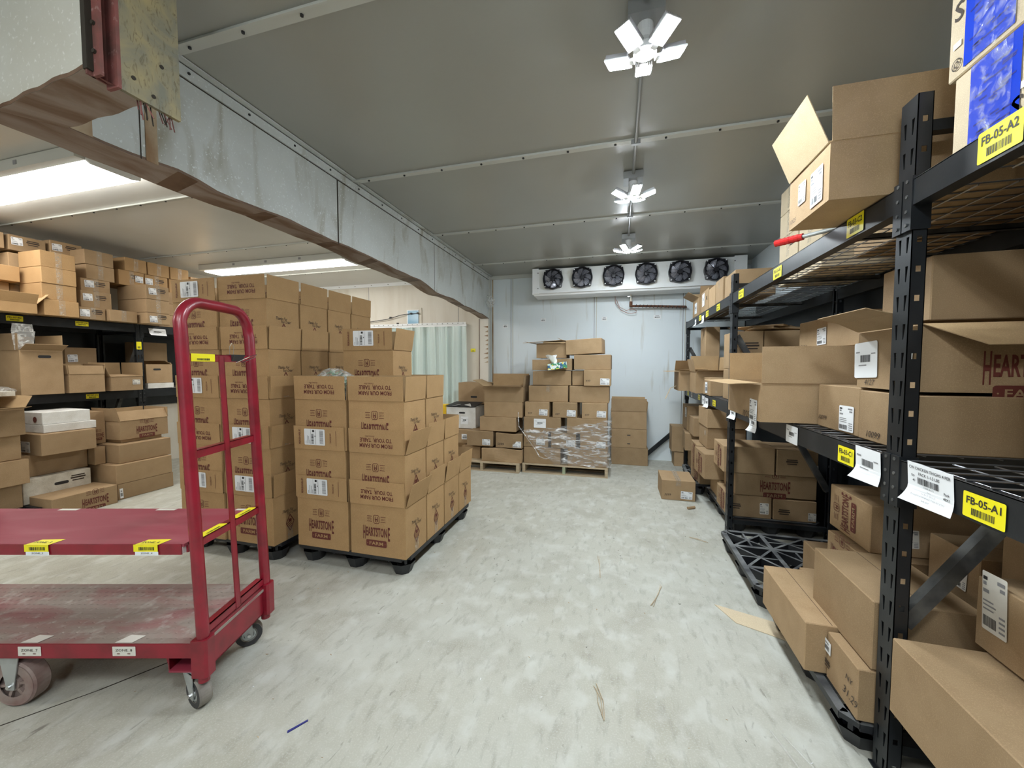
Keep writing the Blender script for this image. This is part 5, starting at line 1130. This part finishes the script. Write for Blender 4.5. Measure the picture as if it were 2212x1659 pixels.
lt('plain taped carton, bottom right of the middle stack', -5.855, 3.225, 3.50, 2.036, 2.172, pr=False)
lt('labelled printed carton, second tier of the middle stack', -5.95, 3.02, 3.30, 2.176, 2.37, st=(-.08, .12))
lt('labelled taped carton, third tier of the middle stack', -6.02, 3.06, 3.33, 2.373, 2.522, st=(-.06, .09))
lt('plain taped carton, fourth tier of the middle stack', -6.03, 3.12, 3.385, 2.525, 2.695, pr=False)
lt('plain taped carton, top of the middle stack', -6.03, 3.11, 3.38, 2.698, 2.865, pr=False)
g2 = [(-6.10, 3.535, 3.775, 2.722, 2.89, None, 'top left'), (-6.10, 3.79, 4.045, 2.722, 2.89, None, 'top middle'), (-6.10, 4.06, 4.30, 2.722, 2.89, None, 'top right'),
      (-6.09, 3.46, 3.735, 2.53, 2.718, (.08, .10), 'second tier left'), (-6.10, 3.75, 4.02, 2.53, 2.718, (-.09, .10), 'second tier middle'), (-6.10, 4.04, 4.30, 2.53, 2.718, None, 'second tier right')]
for xf, a, b, z0, z1, st, nm in g2: lt('taped carton, %s of the block above the left rack post' % nm, xf, a, b, z0, z1, st=st, pr=bool(st), mat='kraft_new')
for k, (z0, z1, st) in enumerate(((2.036, 2.175, (-.03, .06)), (2.178, 2.345, None), (2.348, 2.525, (-.03, .10)))):
    lt('long carton, %s of the three jutting by the tall printed stack' % ('lowest', 'middle', 'highest')[k], -5.75, 3.54, 3.80, z0, z1, L=.52, st=st and (-.06, st[1]), tp=True, pr=bool(st))
for k, y in enumerate((3.86, 4.14)): 
    for j in range(3): lt('carton %s tier, %s column hidden beside the tall printed stack' % (TIER[j], ('near', 'far')[k]), -6.05, y, y + .27, 2.036 + .163 * j, 2.197 + .163 * j, L=.4, tp=False, pr=False)
lt('dark brown carton at the far top end of the left rack', -6.15, 4.36, 4.66, 2.60, 2.82, L=.4, tp=False, pr=False)
lt('dark brown carton lower at the far end of the left rack', -6.15, 4.38, 4.68, 2.036, 2.597, L=.4, tp=False, pr=False)
g = 'cartons on the middle deck of the left rack'; MZ = 1.196
ob('large open carton with a hand hole on the middle deck', -6.33, -5.86, 2.48, 2.80, MZ, 1.66, flaps={'R': (60, .12), 'B': (0, .17), 'F': (0, .17), 'L': (0, .16)}, prints=[('R', .02, .40, .10, 'hole')], group=g)
ob('open carton, second from the left on the middle deck', -6.25, -5.86, 2.84, 3.15, MZ, 1.405, flaps={'R': (-12, .10), 'B': (3, .12), 'F': (6, .10), 'L': (4, .12)}, group=g)
ob('open carton with a small label beside the left rack post', -6.25, -5.86, 3.21, 3.53, MZ, 1.37, flaps={'R': (-80, .14), 'B': (0, .17), 'F': (20, .15), 'L': (4, .17)}, stick=[RS(.09, .10, .08, .06, 'old')], group=g)
ob('open carton with a hand hole right of the left rack post', -6.4, -6.02, 3.67, 3.98, 1.27, 1.52, flaps={'B': (-60, .1), 'L': (-60, .1)}, prints=[('R', -.03, .18, .09, 'hole')], group=g)
cb('white flat carton under the hand hole carton right of the post', -6.4, -6.0, 3.67, 3.98, MZ, 1.265, mat='card_white', group=g)
cb('dark labelled carton deep on the middle deck', -6.72, -6.34, 3.05, 3.34, 1.42, 1.72, group=g, stick=[RS(-.08, .17, .09, .09)])
cb('dark plain carton below the deep labelled one', -6.74, -6.34, 3.0, 3.40, MZ, 1.415, group=g)
cb('dark carton deep in the bay, right of the rack post', -6.72, -6.44, 3.85, 4.2, 1.55, 1.83, group=g)
cb('dark carton below it in the bay right of the rack post', -6.72, -6.44, 3.8, 4.25, MZ, 1.545, group=g)
mb = MB(); blob(mb, (0, 0, 0), .25, .16, .055, 'bag_film', .22, 8, 26, 10); mb.box(-.20, .20, -.12, .12, -.045, .0, 'card_dirty'); tag(mb.obj('wrapped_bundle', None, (-5.92, 2.26, 1.25)), 'film wrapped cream bundle on the middle deck at the left edge', 'bundle')
mb = MB(); mb.prism([(-5.90, 2.45, 1.86), (-5.90, 2.62, 1.86), (-5.905, 2.60, 1.68), (-5.905, 2.47, 1.66)], (.003, 0, 0), 'bag_film'); mb.prism([(-5.899, 2.46, 1.93), (-5.899, 2.60, 1.93), (-5.90, 2.61, 1.85), (-5.90, 2.45, 1.85)], (.003, 0, 0), 'bag_film')
tag(mb.obj('hanging_film'), 'scrap of clear film hanging from the upper beam of the left rack', 'plastic film')
g = 'cartons on the floor by the left rack'
cb('long plain carton, lowest of the three by the tall printed stack', -5.90, -5.35, 2.945, 3.50, 0.002, .175, group=g, stick=[('R', -.25, .07, .03, .11, 'bar')])
cb('long plain carton, middle of the three by the tall printed stack', -5.90, -5.35, 2.935, 3.49, .178, .392, group=g)
cb('long plain carton, top of the three by the tall printed stack', -5.95, -5.40, 3.00, 3.52, .395, .605, group=g, stick=[('F', -.1, .03, .05, .05, 'bar')])
ob('open farm carton on the three long ones by the left rack', -5.92, -5.50, 3.07, 3.56, .645, .862, flaps={'R': (-25, .12), 'B': (0, .12), 'F': (8, .15), 'L': (2, .12)}, prints=[('R', .02, .10, .215, 'hs')], group=g)
cb('flat packing between the open farm carton and the long ones', -5.90, -5.52, 3.09, 3.50, .607, .643, group=g)
cb('long farm carton lying lowest on the floor before the left rack', -5.66, -5.28, 2.39, 2.90, .0, .20, group=g, prints=[('R', .07, .09, .215, 'hs'), ('F', 0, .08, .001, 'small')])
cb('dirty white carton with a torn hand hole behind the long farm carton', -6.05, -5.62, 2.35, 2.86, .125, .375, mat='card_dirty', group=g, prints=[('R', .02, .15, .11, 'hole'), ('R', .15, .17, .12, 'small')])
cb('wide plain carton over the dirty white one', -6.10, -5.70, 2.38, 2.88, .378, .600, group=g)
cb('small plain carton wedged beside the wide one', -5.85, -5.60, 2.89, 2.985, .395, .59, group=g)
cb('long labelled carton under the two flat white boxes', -6.0, -5.50, 2.44, 2.86, .602, .815, group=g, stick=[('F', -.01, .08, .18, .11, 'old')])
cb('flat white box, lower of two, by the left rack', -5.98, -5.585, 2.50, 2.91, .818, .90, mat='card_white', group=g)
cb('flat white box with a red dot, upper of two', -6.02, -5.60, 2.50, 2.87, .902, 1.025, mat='card_white', group=g, prints=[('F', .10, .05, .06, 'dot')])
cb('dark carton behind the white boxes under the left rack', -6.35, -5.90, 2.95, 3.25, .60, .95, group=g)
cb('dark carton low behind the white boxes under the left rack', -6.35, -5.97, 2.95, 3.25, 0, .598, group=g)
cb('dark farm carton standing in the shade under the left beam', -6.1, -5.72, 2.90, 3.06, .61, .98, group=g, prints=[('R', 0, .10, .12, 'hs')])
ob('open farm carton at the left edge by the rack', -5.98, -5.50, 1.92, 2.34, .84, 1.09, flaps={'R': (80, .12), 'B': (25, .13), 'F': (10, .12), 'L': (4, .12)}, prints=[('R', -.13, .11, .22, 'hs')], group=g)
cb('plain carton under the open one at the left edge', -5.98, -5.56, 1.95, 2.33, .60, .837, group=g)
cb('plain carton with tape, second from the floor at the left edge', -5.98, -5.52, 1.95, 2.36, .36, .597, group=g)
cb('plain carton at the left edge standing on the dark pallet', -6.0, -5.58, 1.90, 2.33, .122, .357, group=g, stick=[('R', .0, .15, .12, .07, 'bar')])

# ---------------------------------------------------------------- red stock trolley (axes: x along the trolley, y across)
YAW = R(15.35)
T_ = empty('stock_trolley', (0, 0, 0), YAW); tag(T_, 'red steel two-deck stock trolley with a tall hooped handle', 'trolley')
TX1, TX0, TY0, TY1 = -1.335, -2.86, 1.625, 2.08
def tm(name, fn, parent=None, smooth=False):
    mb = MB(); fn(mb); return mb.obj(name, parent or T_, smooth=smooth)
def f(mb):
    mb.box(TX0, TX1, TY0, TY1, .288, .300, 'deck_dirty'); mb.box(TX0, TX1 - .02, TY0 - .004, TY0 + .004, .235, .2985, 'red_paint'); mb.box(TX0, TX1 - .02, TY1 - .004, TY1 + .004, .235, .2985, 'red_paint')
    rg = random.Random(1)
    for i in range(46):
        for j in range(12):
            x = TX0 + .04 + i * .032; y = TY0 + .03 + j * .035; k = (i + j) % 2; c = .010
            dx, dy = (c, c * .35) if k else (c, -c * .35); nx, ny = -dy * .5, dx * .5
            mb.add([(x - dx, y - dy, .3001), (x + nx, y + ny, .3018), (x + dx, y + dy, .3001), (x - nx, y - ny, .3018)], [(0, 1, 2, 3)], 'deck_dirty')
    for x in (TX0 + .2, (TX0 + TX1) / 2, TX1 - .17): mb.box(x - .05, x + .05, TY0 + .01, TY1 - .01, .24, .288, 'red_dusty')
tm('lower_deck', f)
def f(mb):
    mb.box(TX0 + .01, TX1 - .075, TY0 + .01, TY1 - .03, .722, .734, 'red_dusty'); mb.box(TX0 + .01, TX1 - .085, TY0 + .006, TY0 + .012, .688, .733, 'red_paint'); mb.box(TX0 + .01, TX1 - .085, TY1 - .034, TY1 - .028, .688, .733, 'red_paint')
    mb.box(TX1 - .085, TX1 - .083, TY0 + .012, TY0 + .03, .690, .730, 'card_white'); mb.box(TX1 - .09, TX1 - .075, TY0 + .03, TY1 - .04, .688, .733, 'red_paint')
tm('upper_shelf', f)
def handle(xb, s_):
    """hooped end frame standing at xb, leaning a little over the deck"""
    lean = -.034 * s_; X = lambda z: xb + lean * (z - .28); rr = .024
    H = empty('handle_frame', (0, 0, 0)); H.parent = T_
    ya, yb = TY0 + .012, TY1 - .018; top = 1.78; cr_ = .115; pts = [(X(.20), ya, .20)]
    for k in range(6): pts.append((X(.3 + k * .27), ya, .3 + k * .27))
    for k in range(1, 8): a = R(90 * k / 8); pts.append((X(top), ya + cr_ * (1 - math.cos(a)), top - cr_ + cr_ * math.sin(a)))
    pts.append((X(top), (ya + yb) / 2, top))
    for k in range(1, 9): a = R(90 - 90 * k / 8); pts.append((X(top), yb - cr_ * (1 - math.cos(a)), top - cr_ + cr_ * math.sin(a)))
    for k in range(5, -1, -1): pts.append((X(.3 + k * .27), yb, .3 + k * .27))
    pts.append((X(.20), yb, .20))
    mb = MB(); mb.tube(pts, rr, 'red_paint', 16); mb.obj('hoop', H, smooth=True)
    ym = (ya + yb) / 2
    for z, hh in ((1.535, .034), (1.115, .034), (.730, .034), (.335, .036)):
        mb = MB(); mb.box(X(z) - .004, X(z) + .004, ya, yb, z - hh / 2, z + hh / 2, 'red_paint'); mb.box(X(z) - .034, X(z) + .004, ya + .02, yb - .02, z + hh / 2 - .004, z + hh / 2, 'red_paint'); mb.obj('cross_rail', H)
    mb = MB(); a = (X(1.55), 1.535); mb.prism([(X(1.545) + .006, ym - .016, 1.545), (X(1.545) + .006, ym + .016, 1.545), (X(.32) + .006, ym + .016, .32), (X(.32) + .006, ym - .016, .32)], (-.006, 0, 0), 'red_paint')
    mb.prism([(X(1.545) + .006, ym + .010, 1.545), (X(1.545) + .006, ym + .016, 1.545), (X(.32) + .006, ym + .016, .32), (X(.32) + .006, ym + .010, .32)], (-.026, 0, 0), 'red_paint'); mb.obj('centre_bar', H)
    return H, X
H1, XH = handle(TX1 - .008, 1)
handle(TX0 + .02, -1)
def f(mb):
    mb.box(TX1 - .012, TX1 - .004, TY0 + .02, TY1 - .02, .165, .32, 'red_paint'); mb.box(TX1 - .03, TX1 - .004, TY0 + .02, TY1 - .02, .312, .320, 'red_paint'); mb.box(TX1 - .03, TX1 - .004, TY0 + .02, TY1 - .02, .165, .172, 'red_paint')
tm('end_channel', f)
for y in (TY0 + .012, TY1 - .018):
    def f(mb):
        xs = TX1 - .006
        pts = [(xs - .036, y - .030), (xs + .020, y - .030), (xs + .030, y - .020), (xs + .030, y + .020), (xs + .020, y + .030), (xs - .036, y + .030)]
        mb.prism([(a, b, .155) for a, b in pts], (0, 0, .165), 'red_paint'); mb.lathe([(.0, .125), (.022, .125), (.022, .16)], (xs - .006, y, 0), (0, 0, 1), 'red_paint', 12)
    tm('corner_socket', f)
def caster(x, y, r, wd, ang, plate_z, mat='rubber_grey', big=False):
    Cc = empty('caster', (x, y, 0), ang); Cc.parent = T_
    mb = MB(); mb.lathe([(r * .55, -wd / 2), (r * .93, -wd / 2), (r, -wd / 2 + .007), (r, wd / 2 - .007), (r * .93, wd / 2), (r * .55, wd / 2)], (0, 0, r), (0, 1, 0), mat, 32)
    if big: mb.lathe([(.0, -wd / 2 + .004), (.028, -wd / 2 + .002), (.03, -wd / 2 + .014), (r * .82, -wd / 2 + .020), (r * .88, -wd / 2), (r * .92, -wd / 2 - .001)], (0, 0, r), (0, 1, 0), 'wheel_dirty', 32); [mb.box(-.006, .006, -wd / 2 + .004, -wd / 2 + .022, -.0, r * .85, 'wheel_dirty', Matrix.Translation((0, 0, r)) @ Matrix.Rotation(R(60 * k + 20), 4, 'Y')) for k in range(6)]
    else: mb.lathe([(.0, -wd / 2 + .001), (.014, -wd / 2 - .001), (.016, -wd / 2 + .006), (r * .35, -wd / 2 + .006), (r * .37, -wd / 2 + .001), (r * .50, -wd / 2 + .002), (r * .53, -wd / 2 + .007), (r * .62, -wd / 2 + .004)], (0, 0, r), (0, 1, 0), 'zinc', 24); mb.lathe([(r * .60, -wd / 2 - .0005), (r * .95, -wd / 2 - .0005)], (0, 0, r), (0, 1, 0), 'rubber_dark', 28)
    mb.lathe([(r * .9, wd / 2 - .001), (.0, wd / 2 - .003)], (0, 0, r), (0, 1, 0), 'wheel_dirty', 20); mb.obj('wheel', Cc)
    mb = MB(); top = plate_z - .008
    for s_ in (-1, 1):
        yy = s_ * (wd / 2 + .006); ox = -.0 if big else -.030
        mb.prism([(-.017, yy - .002, r - .018), (.017, yy - .002, r - .018), (.019, yy - .002, r + .008), (ox + .042, yy - .002, top), (ox - .042, yy - .002, top), (-.019, yy - .002, r + .006)], (0, .004, 0), 'zinc')
    ox = 0 if big else -.030
    mb.box(ox - .044, ox + .044, -wd / 2 - .008, wd / 2 + .008, top - .004, top, 'zinc'); mb.rod((0, -wd / 2 - .018, r), (0, wd / 2 + .018, r), .008, 'chrome', 8); mb.lathe([(0, top), (.034, top), (.03, top + .010), (0, top + .010)], (ox, 0, 0), (0, 0, 1), 'zinc', 16); mb.obj('fork', Cc)
    return Cc
caster(-1.385, 1.655, .063, .050, R(-28), .165)
caster(-1.42, 2.03, .063, .050, R(35), .165)
caster(-2.80, 1.70, .063, .050, R(10), .165); caster(-2.80, 2.00, .063, .050, R(10), .165)
caster(-2.19, 1.67, .1015, .066, R(0), .24, 'wheel_dirty', True); caster(-2.19, 2.03, .1015, .066, R(0), .24, 'wheel_dirty', True)
for y in (1.70, 1.99):
    def f(mb): mb.box(-1.50, -1.365, y - .065, y + .045, .160, .168, 'red_dusty'); mb.prism([(-1.50, y - .06, .168), (-1.50, y - .06, .288), (-1.53, y - .06, .288)], (0, .10, 0), 'red_paint'); mb.box(-1.50, -1.36, y + .04, y + .048, .168, .288, 'red_paint'); mb.box(-1.505, -1.50, y - .06, y + .04, .168, .288, 'red_paint')
    tm('caster_mount', f)
def lab(o, u, v, w_, h_, kind, parent=T_, name='zone_label'):
    mb = MB(); sticker(mb, o, u, v, w_, h_, kind, 5); return mb.obj(name, parent)
UX, UY, UZv = Vector((1, 0, 0)), Vector((0, 1, 0)), Vector((0, 0, 1))
for x, t in ((-2.083, '7'), (-1.675, '8')):
    lab((x, TY0 - .0055, .268), UX, UZv, .100, .042, 'zone:ZONE_' + t)
    mb = MB(); mb.add([(x - .045, TY0 + .0, .3025), (x + .03, TY0 + .0, .3025), (x + .05, TY0 + .045, .3025), (x - .02, TY0 + .05, .3025)], [(0, 1, 2, 3)], 'paper_old'); mb.obj('label_remnant', T_)
for x, t in ((-2.033, '3'), (-1.565, '4')):
    mb = MB(); w2 = .052
    mb.add([(x - w2, TY0 - .0, .7350), (x + w2, TY0 - .0, .7350), (x + w2 + .012, TY0 + .055, .7352), (x - w2 + .018, TY0 + .05, .7352)], [(0, 1, 2, 3)], 'label_yellow'); mb.text('ZONE_' + t, (x, TY0 + .022, .7358), UX, UY, .075, .016, 'ink_black', bold=.01)
    mb.panel((x, TY0 - .0012 + .003, .712), UX, UZv, -w2 - .004, w2 - .004, -.008, .023, 'label_yellow'); barcode(mb, (x, TY0 + .0012, .712), UX, UZv, -.035, .035, -.002, .012, n=24)
    mb.panel((x, TY0 + .0018, .690), UX, UZv, -.05, .05, -.003, .014, 'paper'); mb.text('ZONE_' + t, (x, TY0 + .0010, .697), UX, UZv, .05, .008, 'ink_black'); mb.obj('zone_label', T_)
for x in (-2.36, -1.84, -1.42): mb = MB(); mb.panel((x, TY1 - .045, .7346), UX, UY, -.05, .05, -.012, .012, 'paper_old'); mb.obj('label_remnant', T_)
mb = MB(); x_ = XH(1.535) - .006; sticker(mb, (XH(1.535) - .0145, TY0 + .13, 1.537), (1, 0, 0), (0, 0, 1), .001, .001, 'bar')
mb = MB(); xx = XH(1.535) + .0055; sticker(mb, (xx, TY0 + .115, 1.536), (0, 1, 0), (0, 0, 1), .135, .034, 'yellow:'); mb.obj('zone_label', T_)
for ya in (.10, .31):
    mb = MB(); sticker(mb, (XH(.75) - .017, TY0 + ya + .02, .7485), (0, 1, 0), (-1, 0, 0), .145, .038, 'yellow:'); mb.obj('zone_label', T_)
# binder clip held on the upper cross rail
B_ = empty('binder_clip', (0, 0, 0), YAW); tag(B_, 'black binder clip gripping the top cross rail of the red trolley', 'clip')
xc, yc, zc = XH(1.535), TY1 - .13, 1.545
mb = MB(); mb.prism([(xc - .022, yc - .035, zc + .010), (xc - .003, yc - .035, zc - .026), (xc + .003, yc - .035, zc - .026), (xc + .022, yc - .035, zc + .010)], (0, .075, 0), 'rubber_dark'); mb.obj('clip_body', B_)
mb = MB(); mb.tube([(xc - .02, yc - .012, zc + .008), (xc - .018, yc - .014, zc + .05), (xc - .016, yc - .002, zc + .068), (xc - .014, yc + .010, zc + .05), (xc - .018, yc + .010, zc + .008)], .0016, 'brass', 6)
mb.tube([(xc + .02, yc - .025, zc - .03), (xc + .05, yc + .03, zc + .0), (xc + .07, yc + .055, zc + .012), (xc + .065, yc + .05, zc + .0), (xc + .03, yc + .0, zc - .03)], .0022, 'chrome', 6); mb.obj('clip_wire', B_)

# ---------------------------------------------------------------- bits on the floor
def scrap(name, pts, z, mat, label, cat, th=.003, loc=(0, 0, 0)):
    mb = MB(); mb.prism([(a, b, z) for a, b in pts], (0, 0, th), mat); return tag(mb.obj(name, None, loc), label, cat)
scrap('cardboard_sheet', [(.60, 2.62), (.98, 2.50), (1.02, 2.32), (.68, 2.46)], .001, 'kraft_pale', 'flat cardboard sheet half under the right rack pallet', 'cardboard')
mb = MB(); mb.tube([(.715, 4.33, .014), (.79, 4.37, .016)], .014, 'kraft', 8); tag(mb.obj('cardboard_scrap'), 'small rolled cardboard scrap on the floor before the lone carton', 'cardboard')
scrap('blue_strip', [(-1.292, 1.225), (-1.285, 1.218), (-1.245, 1.285), (-1.25, 1.29)], .001, 'emblem_blue', 'thin blue plastic strip on the near floor', 'plastic strip')
mb = MB(); mb.tube([(.62, 1.75, .004), (.66, 1.62, .008), (.70, 1.52, .004), (.76, 1.40, .010)], .004, 'film', 6); mb.tube([(.66, 1.74, .006), (.72, 1.60, .016), (.76, 1.50, .006)], .003, 'film', 6)
tag(mb.obj('film_scrap'), 'crumpled shreds of clear film on the floor by the nearest rack post', 'plastic film')
def twig(p, q, label, n=3, r=.0018):
    mb = MB(); rg = random.Random(int(p[0] * 977)); p = Vector((*p, .004)); q = Vector((*q, .004))
    for k in range(n):
        m_ = (p + q) / 2 + Vector((rg.uniform(-.02, .02), rg.uniform(-.02, .02), .004)); a = p + Vector((rg.uniform(-.01, .01), rg.uniform(-.015, .015), 0)); mb.tube([a, m_, q + Vector((rg.uniform(-.015, .015), rg.uniform(-.01, .01), 0))], r, 'pine', 4)
    tag(mb.obj('wood_splinter'), label, 'splinter')
twig((-.085, 1.79), (-.03, 1.62), 'forked wood splinter in the middle of the near floor')
twig((.30, 2.75), (.22, 2.50), 'crossed wood splinters on the floor in mid aisle')
twig((.62, 3.62), (.74, 3.55), 'wood splinter at the corner of the empty black pallet')
twig((-.14, 3.05), (-.10, 2.75), 'pair of pale splinters on the floor in mid aisle', 2)
rg = random.Random(12); mb = MB()
for k in range(170):
    x = rg.uniform(-2.4, .8); y = rg.uniform(.9, 6.2); s = rg.uniform(.003, .009); a = rg.uniform(0, 3.14); c, s2 = math.cos(a) * s, math.sin(a) * s
    mb.prism([(x - c, y - s2, .0005), (x + s2 * .5, y - c * .5, .0005), (x + c, y + s2, .0005)], (0, 0, .0015), ('kraft', 'paper', 'grime', 'pine')[k % 4])
o = mb.obj('floor_crumbs'); tag(o, 'scattered crumbs and chips over the aisle floor', 'debris', kind='stuff')
mb = MB()
for a, b in (((-2.62, .72), (-2.3, 1.16)), ((-2.3, 1.16), (-2.1, 1.50)), ((-2.9, .4), (-2.62, .72))):
    a = Vector(a); b = Vector(b); d = (b - a).normalized(); n = Vector((-d.y, d.x)) * .004; mb.prism([(*(a - n), 0), (*(b - n * .6), 0), (*(b + n * .6), 0), (*(a + n), 0)], (0, 0, .0006), 'grime')
struct(mb.obj('trim_18'), 'dark crack line in the concrete floor')
